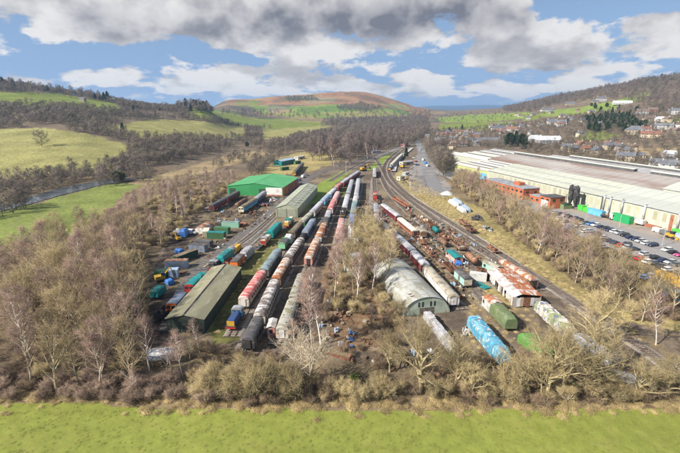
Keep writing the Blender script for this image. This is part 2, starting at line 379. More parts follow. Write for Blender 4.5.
def ground_mat(key, grassy):
    m, t, p = mat_nodes(key); at = t.nodes.new('ShaderNodeAttribute'); at.attribute_name = 'land'
    g = t.nodes.new('ShaderNodeNewGeometry'); v = g.outputs['Position']
    a = tnoise(t, v, .045, 6); b = tnoise(t, v, .5, 6); c = tnoise(t, v, 3.2, 4, rough=.7)
    k = tmath(t, 'MULTIPLY', tmap(t, a, .3, .7, .9 if grassy else .72, 1.1 if grassy else 1.28, False), tmath(t, 'MULTIPLY', tmap(t, b, .3, .7, .84 if grassy else .68, 1.16 if grassy else 1.32, False), tmap(t, c, .3, .7, .88 if grassy else .70, 1.12 if grassy else 1.30, False)))
    cb = t.nodes.new('ShaderNodeCombineXYZ'); [t.links.new(k, cb.inputs[i]) for i in range(3)]
    col = tmix(t, 1.0, at.outputs['Color'], cb.outputs[0], 'MULTIPLY')
    straw = tmap(t, tnoise(t, v, .22, 7, rough=.65), .50, .66)
    col = tmix(t, tmath(t, 'MULTIPLY', straw, .18 if grassy else .4), col, (.33, .27, .10) if grassy else (.22, .17, .10))
    t.links.new(col, p.inputs['Base Color']); p.inputs['Roughness'].default_value = .95; p.inputs['Specular IOR Level'].default_value = .1
    bp = t.nodes.new('ShaderNodeBump'); bp.inputs['Strength'].default_value = .2 if grassy else .6; bp.inputs['Distance'].default_value = .18; t.links.new(c, bp.inputs['Height']); t.links.new(bp.outputs[0], p.inputs['Normal'])
    return m
fx = .25 * (XX[:-1, :-1] + XX[1:, :-1] + XX[:-1, 1:] + XX[1:, 1:]); fy = .25 * (YY[:-1, :-1] + YY[1:, :-1] + YY[:-1, 1:] + YY[1:, 1:])
isfield = fy < field_edge(fx); ishill = (fy > 330) & ~isfield
CF = np.empty_like(CC); CF[:] = (.19, .213, .045)
GM, GF = ground_mat('valley_ground_soil', False), ground_mat('meadow_grass', True)
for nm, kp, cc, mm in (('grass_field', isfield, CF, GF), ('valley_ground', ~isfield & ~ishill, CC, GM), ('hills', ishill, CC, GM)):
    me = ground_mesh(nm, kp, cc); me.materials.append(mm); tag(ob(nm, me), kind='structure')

def sheet(name, pts, mat, z=.03, kind='structure', px=True):
    """a flat sheet over the valley floor, from a photo outline or world points"""
    q = [G(*p)[:2] if px else p for p in pts]
    me = MB().add([(x, y, z) for x, y in q], [tuple(range(len(q)))]).mesh(name, mat)
    n = Vector((0, 0, 0))
    if me.polygons[0].normal.z < 0: me.flip_normals()
    return tag(ob(name, me), kind=kind)
def catmull(pts, step=1.5):
    P = [np.array(p, float) for p in pts]; P = [2 * P[0] - P[1]] + P + [2 * P[-1] - P[-2]]; out = []
    for i in range(1, len(P) - 2):
        n = max(2, int(np.linalg.norm(P[i + 1] - P[i]) / step))
        for k in range(n):
            t = k / n; a, b, c, d = P[i - 1], P[i], P[i + 1], P[i + 2]
            out.append(.5 * (2 * b + (c - a) * t + (2 * a - 5 * b + 4 * c - d) * t * t + (3 * b - a - 3 * c + d) * t ** 3))
    out.append(P[-2]); return np.array(out)
def strip_mesh(line, wd, z, lo=0.0):
    d = np.gradient(line, axis=0); d /= np.linalg.norm(d, axis=1)[:, None] + 1e-9; n = np.stack([-d[:, 1], d[:, 0]], 1)
    A = line + n * wd / 2; B = line - n * wd / 2; mb = MB()
    vs = [(x, y, z) for x, y in A] + [(x, y, z) for x, y in B]; k = len(line)
    mb.add(vs, [(i, k + i, k + i + 1, i + 1) for i in range(k - 1)]); return mb
def road(name, pts, wd, mat, z=.05):
    return tag(strip_mesh(catmull([G(*p)[:2] for p in pts], 3), wd, z).build(name, mat), kind='structure')

def wet_mud(key='wet_mud'):
    m, t, p = mat_nodes(key); g = t.nodes.new('ShaderNodeNewGeometry'); v = g.outputs['Position']
    mp = t.nodes.new('ShaderNodeMapping'); t.links.new(v, mp.inputs[0]); mp.inputs['Rotation'].default_value = (0, 0, math.radians(-62)); mp.inputs['Scale'].default_value = (.16, 1.1, 1)
    n = tnoise(t, mp.outputs[0], .9, 5); pud = tmap(t, n, .52, .56); f = tnoise(t, v, 1.2, 6)
    col = tmix(t, tmap(t, f, .35, .65), (.085, .068, .055), (.17, .145, .12)); col = tmix(t, pud, col, (.05, .05, .052)); t.links.new(col, p.inputs['Base Color'])
    t.links.new(tmap(t, pud, 0, 1, .9, .08), p.inputs['Roughness']); return m
WET = wet_mud(); ASPH = wm('old_asphalt', (.18, .175, .175), (.235, .225, .22), .4, .08, (.11, .11, .11), .2, rough=.9, fine=.3, vary=0)
TARM = wm('car_park_tarmac', (.25, .235, .225), (.29, .275, .26), .45, .06, (.19, .175, .165), .2, rough=.9, fine=.25, vary=0)
BAL = wm('ballast', (.205, .18, .152), (.26, .23, .20), .4, .3, (.085, .06, .045), .3, rough=.95, fine=.45, vary=.05)
CONC = wm('pale_concrete', (.42, .40, .37), (.30, .28, .25), .4, .2, rough=.9, vary=.05)
# river
rm, rt, rp = mat_nodes('river_water'); rp.inputs['Base Color'].default_value = (.09, .105, .12, 1); rp.inputs['Roughness'].default_value = .02  # base colour lightened to stand in for the bright sky reflection
_g = rt.nodes.new('ShaderNodeNewGeometry'); _b = rt.nodes.new('ShaderNodeBump'); _b.inputs['Strength'].default_value = .03; _b.inputs['Distance'].default_value = .1
rt.links.new(tnoise(rt, _g.outputs['Position'], .7, 4), _b.inputs['Height']); rt.links.new(_b.outputs[0], rp.inputs['Normal'])
rl = catmull([G(*p)[:2] for p in [(-60, 226), (-20, 213), (20, 204), (50, 195), (75, 188.5), (97, 183.5), (118, 180.5), (150, 176.5)]], 5)
rd = np.gradient(rl, axis=0); rd /= np.linalg.norm(rd, axis=1)[:, None]; rn = np.stack([-rd[:, 1], rd[:, 0]], 1); kk_ = np.arange(len(rl))
wa = 5 + 7 * vnoise(kk_ / 4.0, kk_ * 0, 2); wb = 5 + 6 * vnoise(kk_ / 3.0, kk_ * 0, 6); n_ = len(rl)
tag(MB().add([(*(rl[k] + rn[k] * wa[k]), .22) for k in range(n_)] + [(*(rl[k] - rn[k] * wb[k]), .22) for k in range(n_)], [(k, n_ + k, n_ + k + 1, k + 1) for k in range(n_ - 1)]).build('river', rm), kind='structure')
road('muddy_road', [(172, 330), (190, 285), (205, 262), (228, 246), (250, 231), (268, 216), (284, 200), (306, 181), (322, 172), (348, 164), (372, 156)], 6.5, WET)
road('dirt_track', [(232, 262), (246, 246), (258, 233), (272, 219)], 3.2, WET, .06)
road('lane', [(352, 168), (368, 160), (384, 154), (400, 147.5), (414, 141)], 6, ASPH, .06)
road('approach_road', [(440, 196), (431, 178), (424, 160), (420, 148), (417, 140), (414, 134)], 9, ASPH, .07)
road('footpath', [(352, 243), (363, 228), (370, 214), (371, 200), (372, 188), (373, 178)], 2.4, BAL, .07)

# ---------------------------------------------------------------- railway tracks
RAILM = wm('rail_steel', (.16, .10, .07), (.28, .24, .21), .35, .5, rough=.5, metal=.4, vary=.05)
SLEEP = wm('sleeper_wood', (.085, .062, .045), (.14, .115, .09), .4, .8, rough=.95, vary=.05)
def track(pts, label, px=True, ballast=True, step=.65, wd=3.4):
    line = catmull([G(*p)[:2] if px else p for p in pts], 1.5)
    seg = np.linalg.norm(np.diff(line, axis=0), axis=1); s = np.concatenate([[0], np.cumsum(seg)])
    t = thing('railway_track', label, 'railway track', (float(line[0][0]), float(line[0][1]), 0)); off = line[0]
    L = line - off
    d = np.gradient(L, axis=0); d /= np.linalg.norm(d, axis=1)[:, None] + 1e-9; n = np.stack([-d[:, 1], d[:, 0]], 1)
    if ballast:
        mb = MB(); k = len(L); rows = [(-wd / 2 - .5, .02), (-wd / 2, .17), (wd / 2, .17), (wd / 2 + .5, .02)]
        vs = [tuple(L[i] + n[i] * a) + (z,) for a, z in rows for i in range(k)]
        mb.add(vs, [(r * k + i, r * k + i + 1, (r + 1) * k + i + 1, (r + 1) * k + i) for r in range(3) for i in range(k - 1)])
        o = mb.build('ballast_bed', BAL, t)
    for sg in (-1, 1):
        mb = MB(); k = len(L); R = [(-.035, .22), (-.035, .36), (.035, .36), (.035, .22)]
        vs = [tuple(L[i] + n[i] * (sg * .75 + a)) + (z,) for a, z in R for i in range(k)]
        mb.add(vs, [(r * k + i, r * k + i + 1, (r + 1) * k + i + 1, (r + 1) * k + i) for r in range(3) for i in range(k - 1)])
        mb.build('rail', RAILM, t)
    mb = MB(); q = np.arange(0, s[-1], step)
    xs = np.interp(q, s, L[:, 0]); ys = np.interp(q, s, L[:, 1]); ax = np.interp(q, s, np.unwrap(np.arctan2(d[:, 1], d[:, 0])))
    for x, y, a in zip(xs, ys, ax): mb.obox((x, y), a, .25, 2.6, .10, .225)
    tag(mb.build('sleepers', SLEEP, t), kind='stuff')
    return t
MAIN = [(720, 402), (680, 375), (640, 347), (600, 320), (560, 293), (520, 267), (480, 241), (440, 216), (412, 198), (397, 185), (390, 175), (389, 167), (393, 159), (402, 151), (411, 144), (417, 138.5), (421, 133)]
track(MAIN, 'main railway track curving along the right edge of the yard towards the platform', step=.65)
track([(540, 291), (500, 263), (460, 237), (425, 212), (404, 196), (390, 183), (384.5, 173), (385, 165), (390, 158), (399, 150.5)], 'second running track just left of the main line, curving past the platform')
track([(384.5, 173), (376, 160), (372, 158), (352, 168), (330, 181)], 'siding track curling left from the junction towards the red coaches', step=1.0)
track([(520, 300), (480, 274), (450, 250), (425, 226), (405, 209), (388, 190), (381, 176)], 'rusty siding track carrying the open wagons beside the running lines')
mb = strip_mesh(catmull([G(*p)[:2] for p in [(520, 263.5), (485, 241), (450, 220), (418, 199.5), (400, 187), (393, 177)]], 3), .7, .12)
tag(mb.build('cable_trough', CONC), 'pale concrete cable trough running beside the main railway track', 'cable trough')
# ---------------------------------------------------------------- bare winter trees
def tube_arrays(P0, P1, R0, R1, sides):
    P0 = np.asarray(P0, float); P1 = np.asarray(P1, float); R0 = np.asarray(R0, float); R1 = np.asarray(R1, float)
    d = P1 - P0; d /= np.linalg.norm(d, axis=1)[:, None] + 1e-9
    up = np.where(np.abs(d[:, 2:3]) < .9, np.array([[0, 0, 1.]]), np.array([[1., 0, 0]])); a = np.cross(d, up); a /= np.linalg.norm(a, axis=1)[:, None] + 1e-9; b = np.cross(d, a)
    n = len(P0); th = np.arange(sides) * 2 * np.pi / sides
    ring = a[:, None, :] * np.cos(th)[None, :, None] + b[:, None, :] * np.sin(th)[None, :, None]
    V = np.concatenate([P0[:, None] + ring * R0[:, None, None], P1[:, None] + ring * R1[:, None, None]], 1)   # n, 2s, 3
    i = np.arange(sides); j = (i + 1) % sides
    F = np.concatenate([np.stack([i, j, sides + j], 1), np.stack([i, sides + j, sides + i], 1)], 0)
    F = (np.arange(n) * 2 * sides)[:, None, None] + F[None]
    return V.reshape(-1, 3), F.reshape(-1, 3)
def cone_arrays(P0, P1, R0):
    P0 = np.asarray(P0, float); P1 = np.asarray(P1, float); R0 = np.asarray(R0, float)
    d = P1 - P0; d /= np.linalg.norm(d, axis=1)[:, None] + 1e-9
    up = np.where(np.abs(d[:, 2:3]) < .9, np.array([[0, 0, 1.]]), np.array([[1., 0, 0]])); a = np.cross(d, up); a /= np.linalg.norm(a, axis=1)[:, None] + 1e-9; b = np.cross(d, a)
    n = len(P0); th = np.arange(3) * 2 * np.pi / 3
    ring = P0[:, None] + (a[:, None, :] * np.cos(th)[None, :, None] + b[:, None, :] * np.sin(th)[None, :, None]) * R0[:, None, None]
    V = np.concatenate([ring, P1[:, None]], 1); F = np.array([[0, 1, 3], [1, 2, 3], [2, 0, 3]])
    F = (np.arange(n) * 4)[:, None, None] + F[None]
    return V.reshape(-1, 3), F.reshape(-1, 3)
def np_mesh(name, parts, mat):
    V = []; F = []; k = 0
    for v, f in parts:
        if len(v) == 0: continue
        V.append(v); F.append(f + k); k += len(v)
    V = np.concatenate(V).astype(np.float32); F = np.concatenate(F).astype(np.int32)
    me = bpy.data.meshes.new(name); me.vertices.add(len(V)); me.vertices.foreach_set('co', V.ravel())
    me.loops.add(F.size); me.loops.foreach_set('vertex_index', F.ravel()); me.polygons.add(len(F))
    me.polygons.foreach_set('loop_start', np.arange(0, F.size, 3, dtype=np.int32)); me.polygons.foreach_set('loop_total', np.full(len(F), 3, np.int32)); me.update()
    me.materials.append(mat); return me
def grow(seed, H=12, stems=1, trunk_r=.2, bare=.25, limbs=11, spread=4.2, rise=.9, nb=6, nt=5, nf=5, twig_r=.014, lean=.06, wob=.12, flen=.9, crown_top=.55, bk=.026):
    """tapered trunk and limbs, branches, twigs and fine twigs; returns (trunk parts, crown parts)"""
    R = np.random.default_rng(seed); T = [[], [], [], []]; B = [[], [], [], []]; tw = []; fine = []
    def path(p, d, L, n, r0, r1, out, up=.12, wb=wob):
        pts = [p]; 
        for i in range(n):
            d = d + R.normal(0, wb, 3) + np.array([0, 0, up]); d = d / np.linalg.norm(d); q = pts[-1] + d * L / n
            a = r0 + (r1 - r0) * i / n; b = r0 + (r1 - r0) * (i + 1) / n
            out[0].append(pts[-1]); out[1].append(q); out[2].append(a); out[3].append(b); pts.append(q)
        return pts
    def along(pts, t):
        f = t * (len(pts) - 1); i = min(int(f), len(pts) - 2); return pts[i] + (pts[i + 1] - pts[i]) * (f - i), (pts[i + 1] - pts[i]) / (np.linalg.norm(pts[i + 1] - pts[i]) + 1e-9)
    for s in range(stems):
        a0 = R.uniform(0, 6.28); ln = lean + (.32 if stems > 1 else 0) * R.uniform(.5, 1.1)
        d0 = np.array([math.cos(a0) * ln, math.sin(a0) * ln, 1.0]); d0 /= np.linalg.norm(d0)
        hh = H * R.uniform(.8, 1.0) if stems > 1 else H
        tr = trunk_r * (1 if stems == 1 else .62)
        pts = path(np.array([0, 0, -.15]) + np.array([math.cos(a0), math.sin(a0), 0]) * (.18 if stems > 1 else 0), d0, hh * .9, 8, tr, tr * .16, T, .02, .05)
        nl = max(3, int(limbs / (stems ** .6))); az0 = R.uniform(0, 6.28)
        for k in range(nl):
            t = bare + (1 - bare) * ((k + R.uniform(0, .8)) / nl); p, dd = along(pts, min(t, .99))
            az0 += 2.4 + R.normal(0, .3); shape = math.sin(math.pi * min(1, (t - bare) / (1 - bare) * crown_top + (1 - crown_top))) ** .7 + .18
            L = spread * shape * R.uniform(.7, 1.15); el = rise + R.normal(0, .12)
            d = np.array([math.cos(az0) * math.cos(el), math.sin(az0) * math.cos(el), math.sin(el)])
            r = max(.02, tr * (1 - t) * .75 + .036)
            lp = path(p, d, L, 5, r, .022, T, .06)
            for j in range(nb):
                tb = .22 + .78 * (j + R.uniform(0, 1)) / nb; bp, bd = along(lp, min(tb, .99))
                bdv = bd + R.normal(0, .62, 3) + np.array([0, 0, .12]); bdv /= np.linalg.norm(bdv); Lb = L * .5 * (1.1 - .6 * tb) * R.uniform(.6, 1.2)
                bpts = path(bp, bdv, Lb, 3, bk * (1.3 - tb) + twig_r, twig_r, B, .05)
                for m in range(nt):
                    tt = .2 + .8 * (m + R.uniform(0, 1)) / nt; tp, td = along(bpts, min(tt, .99))
                    tdv = td + R.normal(0, .6, 3); tdv /= np.linalg.norm(tdv); Lt = flen * R.uniform(.55, 1.3)
                    tw.append((tp, tp + tdv * Lt)); 
    P0 = np.array([a for a, b in tw]); P1 = np.array([b for a, b in tw]); nT = len(P0)
    fr = R.uniform(.15, 1.0, (nT, nf)); q0 = P0[:, None] + (P1 - P0)[:, None] * fr[..., None]
    dv = (P1 - P0); Ln = np.linalg.norm(dv, axis=1); dv = dv / Ln[:, None]
    fd = dv[:, None] + R.normal(0, .55, (nT, nf, 3)) + np.array([0, 0, .1]); fd /= np.linalg.norm(fd, axis=2)[..., None]
    q1 = q0 + fd * (Ln[:, None] * R.uniform(.4, .9, (nT, nf)))[..., None]
    trunk = [tube_arrays(T[0], T[1], T[2], T[3], 5)]
    crown = [tube_arrays(B[0], B[1], B[2], B[3], 3), cone_arrays(P0, P1, np.full(nT, twig_r * 1.05)), cone_arrays(q0.reshape(-1, 3), q1.reshape(-1, 3), np.full(nT * nf, twig_r * .8))]
    return trunk, crown
def bark(key, c, c2, amt=.4, scale=2.0): return wm(key, c, c2, amt, scale, rough=.95, fine=.2, vary=.32, bump=0)
B_GOLD = bark('golden_bark', (.44, .36, .205), (.33, .265, .15)); TW_GOLD = bark('golden_twigs', (.42, .335, .175), (.33, .255, .135), .4, .3)
B_GREY = bark('grey_bark', (.38, .325, .23), (.29, .25, .175)); TW_BRN = bark('brown_twigs', (.36, .275, .155), (.28, .205, .115), .4, .3)
B_BIRCH = bark('birch_bark', (.70, .63, .56), (.48, .41, .36), .35, 1.2); TW_PUR = bark('purple_twigs', (.335, .23, .185), (.265, .175, .14), .4, .3)
TW_RED = bark('bramble_stems', (.28, .20, .13), (.21, .15, .098), .45, .5); TW_STRAW = bark('straw_stems', (.46, .36, .18), (.36, .27, .135), .4, .6)
B_PALE = bark('bleached_bark', (.60, .51, .39), (.45, .37, .27), .35, 1.0); TW_PALE = bark('bleached_twigs', (.54, .45, .33), (.42, .34, .24), .4, .5)
TW_FAR = bark('woodland_twigs', (.175, .145, .106), (.118, .10, .075), .45, .15); TW_FARP = bark('purplish_woodland_twigs', (.18, .14, .122), (.128, .10, .087), .45, .15)  # far woods darkened to stand in for cloud shade on the left hill
IVY = wm('ivy_leaf', (.06, .085, .02), (.10, .12, .03), .4, 2, rough=.6, bump=0, vary=.2); NEEDLE = wm('dark_needles', (.042, .068, .03), (.07, .095, .038), .4, .6, rough=.7, bump=0, vary=.25)
LEAFG = wm('bright_ivy', (.06, .16, .03), (.13, .22, .05), .4, 2, rough=.6, bump=0, vary=.2)
TREES = {}                                                  # kind -> list of (trunk mesh, crown mesh)
def variety(kind, n, bm, tm, **kw):
    L = []
    for i in range(n):
        tr, cr = grow(sum(map(ord, kind)) * 7 + i * 31, **kw); L.append((np_mesh('trunk', tr, bm), np_mesh('crown', cr, tm)))
    TREES[kind] = L
variety('spreading', 4, B_GOLD, TW_GOLD, H=10, trunk_r=.30, bare=.2, limbs=19, spread=5.6, rise=.86, nb=9, nt=5, nf=4, twig_r=.015, wob=.16, flen=1.05)
variety('grey', 4, B_GREY, TW_BRN, H=12, trunk_r=.19, bare=.22, limbs=15, spread=4.2, rise=.78, nb=6, nt=5, nf=3, twig_r=.015, flen=1.0)
variety('gold', 3, B_GOLD, TW_GOLD, H=12, trunk_r=.14, bare=.30, limbs=13, spread=2.9, rise=.85, nb=6, nt=5, nf=4, twig_r=.014, flen=.95)
variety('birch', 4, B_BIRCH, TW_PUR, H=13, trunk_r=.15, bare=.30, limbs=17, spread=2.7, rise=.9, nb=7, nt=5, nf=4, twig_r=.013, flen=.9, wob=.1)
variety('alder', 3, B_GREY, TW_PUR, H=13, trunk_r=.16, bare=.25, limbs=15, spread=3.1, rise=.85, nb=7, nt=5, nf=4, twig_r=.015, flen=1.0)
variety('bleached', 2, B_PALE, TW_PALE, H=12, stems=4, trunk_r=.20, bare=.24, limbs=24, spread=4.8, rise=.75, nb=5, nt=3, nf=3, twig_r=.015, flen=.9, wob=.14)
variety('shrub', 3, B_GREY, TW_GOLD, H=5, stems=6, trunk_r=.10, bare=.08, limbs=24, spread=2.4, rise=.8, nb=6, nt=4, nf=5, twig_r=.013, flen=.8, lean=.35)
variety('thorn', 3, B_GREY, TW_RED, H=3.6, stems=6, trunk_r=.07, bare=.05, limbs=24, spread=1.9, rise=.6, nb=5, nt=4, nf=4, twig_r=.013, flen=.7, lean=.5)
TW_DOG = bark('purple_brown_stems', (.34, .25, .185), (.26, .185, .14), .45, .5)
variety('dogwood', 3, TW_DOG, TW_DOG, H=3.4, stems=6, trunk_r=.06, bare=.05, limbs=24, spread=1.8, rise=.75, nb=5, nt=4, nf=4, twig_r=.014, flen=.8, lean=.4)
variety('far', 6, TW_FAR, TW_FAR, H=11, trunk_r=.28, bare=.10, limbs=14, spread=5.6, rise=.58, nb=6, nt=4, nf=4, twig_r=.05, flen=1.5, crown_top=.62)
variety('farp', 4, TW_FARP, TW_FARP, H=14, trunk_r=.25, bare=.14, limbs=13, spread=4.3, rise=.75, nb=5, nt=4, nf=4, twig_r=.042, flen=1.4)
def conifer(seed, H, rad, mat, n=1500, cone=True, size=.5):
    R = np.random.default_rng(seed); z = R.uniform(.10, 1, n) ** .8; a = R.uniform(0, 6.28, n)
    prof = (1 - z) ** .75 + .04 if cone else np.sqrt(np.clip(1 - (2 * z - 1) ** 2, .02, 1)) * (.72 + .2 * np.sin(a * 3 + seed) + .2 * np.sin(a * 5 + z * 9 + seed * 2))
    r = rad * prof * np.sqrt(R.uniform(.25, 1, n)) * (1 + .18 * np.sin(a * 5 + z * 19))
    c = np.stack([r * np.cos(a), r * np.sin(a), z * H], 1); out = np.stack([np.cos(a), np.sin(a), R.uniform(-.5, .35, n)], 1)
    sd_ = R.normal(0, 1, (n, 3)); sd_ = np.cross(out, sd_); sd_ /= np.linalg.norm(sd_, axis=1)[:, None]; s = size * R.uniform(.6, 1.4, n)[:, None]
    V = np.stack([c - sd_ * s * .6, c + sd_ * s * .6, c + out * s * 1.3], 1).reshape(-1, 3); F = np.arange(3 * n).reshape(-1, 3)
    tr = tube_arrays([(0, 0, -.2)], [(0, 0, H * .8)], [rad * .07 + .1], [.05], 6)
    return np_mesh('trunk', [tr], B_GREY), np_mesh('crown', [(V, F)], mat)
TREES['conifer'] = [conifer(s, 14, 3.2, NEEDLE, 3200, True, .5) for s in (1, 2, 3)]
TREES['evergreen'] = [conifer(s, 12, 4.6, NEEDLE, 4200, False, .5) for s in (4, 5, 6)]
TREES['ivybush'] = [conifer(s, 3.0, 1.8, IVY, 1600, False, .2) for s in (7, 8)]
TREES['ivygreen'] = [conifer(s, 2.6, 2.2, LEAFG, 1300, False, .17) for s in (9,)]
KINDNAME = {'spreading': 'bare_tree', 'grey': 'bare_tree', 'gold': 'bare_tree', 'birch': 'birch_tree', 'alder': 'alder_tree', 'bleached': 'bare_tree', 'shrub': 'bare_shrub', 'thorn': 'thorn_shrub', 'far': 'bare_tree', 'farp': 'bare_tree', 'conifer': 'conifer_tree', 'evergreen': 'evergreen_tree', 'ivybush': 'ivy_bush', 'ivygreen': 'ivy_bush'}
RT = random.Random(11); NTREE = [0]
def tree(kind, x, y, sc, label, group=None, z=None, var=None, rz=None, flat=1.0):
    z = float(HGT(x, y)) if z is None else z; k = RT.randrange(len(TREES[kind])) if var is None else var
    cat = 'birch' if kind == 'birch' else 'shrub' if kind in ('shrub', 'thorn') else 'bush' if kind.startswith('ivy') else 'tree'
    t = thing(KINDNAME[kind], label, cat, (x, y, z - .05), RT.uniform(0, 6.28) if rz is None else rz, group); t.scale = (sc, sc, sc * flat)
    ob('trunk', TREES[kind][k][0], t); ob('crown', TREES[kind][k][1], t)
    if cat in ('tree', 'birch'): NTREE[0] += 1
    return t
# ---------------------------------------------------------------- masses nobody could count: points carrying instances
def scatter(name, pts, kinds, label, cat, smin, smax, seed=1, meshes=None):
    R = np.random.default_rng(seed); col = bpy.data.collections.new('source_' + name); k = 0
    src = meshes if meshes is not None else [p for kd in kinds for p in TREES[kd]]
    for pr in src:
        mbs = pr if isinstance(pr, tuple) else (pr,)
        c2 = bpy.data.collections.new('src_%s_%03d' % (name, k)); k += 1; col.children.link(c2)
        for m in mbs: o = bpy.data.objects.new('source', m); c2.objects.link(o)
    n = len(pts); me = bpy.data.meshes.new(name); me.vertices.add(n); me.vertices.foreach_set('co', np.asarray(pts, np.float32).ravel())
    a = me.attributes.new('pick', 'INT', 'POINT'); a.data.foreach_set('value', R.integers(0, k, n).astype(np.int32))
    a = me.attributes.new('turn', 'FLOAT_VECTOR', 'POINT'); v = np.zeros((n, 3), np.float32); v[:, 2] = R.uniform(0, 6.28, n); a.data.foreach_set('vector', v.ravel())
    a = me.attributes.new('size', 'FLOAT', 'POINT'); a.data.foreach_set('value', R.uniform(smin, smax, n).astype(np.float32)); me.update()
    ng = bpy.data.node_groups.new('scatter_' + name, 'GeometryNodeTree')
    ng.interface.new_socket('Geometry', in_out='INPUT', socket_type='NodeSocketGeometry'); ng.interface.new_socket('Geometry', in_out='OUTPUT', socket_type='NodeSocketGeometry')
    gi = ng.nodes.new('NodeGroupInput'); go = ng.nodes.new('NodeGroupOutput'); ip = ng.nodes.new('GeometryNodeInstanceOnPoints')
    ci = ng.nodes.new('GeometryNodeCollectionInfo'); ci.inputs['Collection'].default_value = col; ci.inputs['Separate Children'].default_value = True; ci.inputs['Reset Children'].default_value = True
    def na(nm, ty): q = ng.nodes.new('GeometryNodeInputNamedAttribute'); q.data_type = ty; q.inputs['Name'].default_value = nm; return q.outputs[0]
    l = ng.links.new; l(gi.outputs[0], ip.inputs['Points']); l(ci.outputs[0], ip.inputs['Instance']); ip.inputs['Pick Instance'].default_value = True
    l(na('pick', 'INT'), ip.inputs['Instance Index']); l(na('turn', 'FLOAT_VECTOR'), ip.inputs['Rotation']); l(na('size', 'FLOAT'), ip.inputs['Scale']); l(ip.outputs[0], go.inputs[0])
    o = ob(name, me); mo = o.modifiers.new('scatter', 'NODES'); mo.node_group = ng
    return tag(o, label, cat, kind='stuff')
RP = np.random.default_rng(77)
def sample(poly, spacing, y0, y1, avoid=None, jit=True, cap=20000):
    """points on the terrain whose place in the photograph lies inside an outline, kept apart by spacing"""
    xs = np.array([p[0] for p in poly]); s0, s1 = (xs.min() - 345) / 380.0, (xs.max() - 335) / 380.0
    if xs.min() > 340: s0 = (xs.min() - 340) / 430.0 * .95
    if xs.max() < 340: s1 = (xs.max() - 340) / 430.0 * .95
    n = int((y1 * y1 - y0 * y0) / 2 * (s1 - s0) / spacing ** 2 * 3.0) + 10; n = min(n, 400000)
    y = np.sqrt(RP.uniform(y0 * y0, y1 * y1, n)); x = RP.uniform(s0, s1, n) * y; z = HGT(x, y); px, py = PROJ(x, y, z)
    k = in_poly(px, py, poly)
    if avoid is not None:
        for q in avoid: k &= ~in_poly(px, py, q)
    x, y, z = x[k], y[k], z[k]; used = {}; keep = []; c = spacing * .72
    for i in range(len(x)):
        a, b = int(math.floor(x[i] / c)), int(math.floor(y[i] / c))
        if any(np.hypot(x[j] - x[i], y[j] - y[i]) < spacing * .72 for da in (-1, 0, 1) for db in (-1, 0, 1) for j in used.get((a + da, b + db), ())): continue
        used.setdefault((a, b), []).append(i); keep.append(i)
        if len(keep) >= cap: break
    return np.stack([x[keep], y[keep], z[keep]], 1) if keep else np.zeros((0, 3))
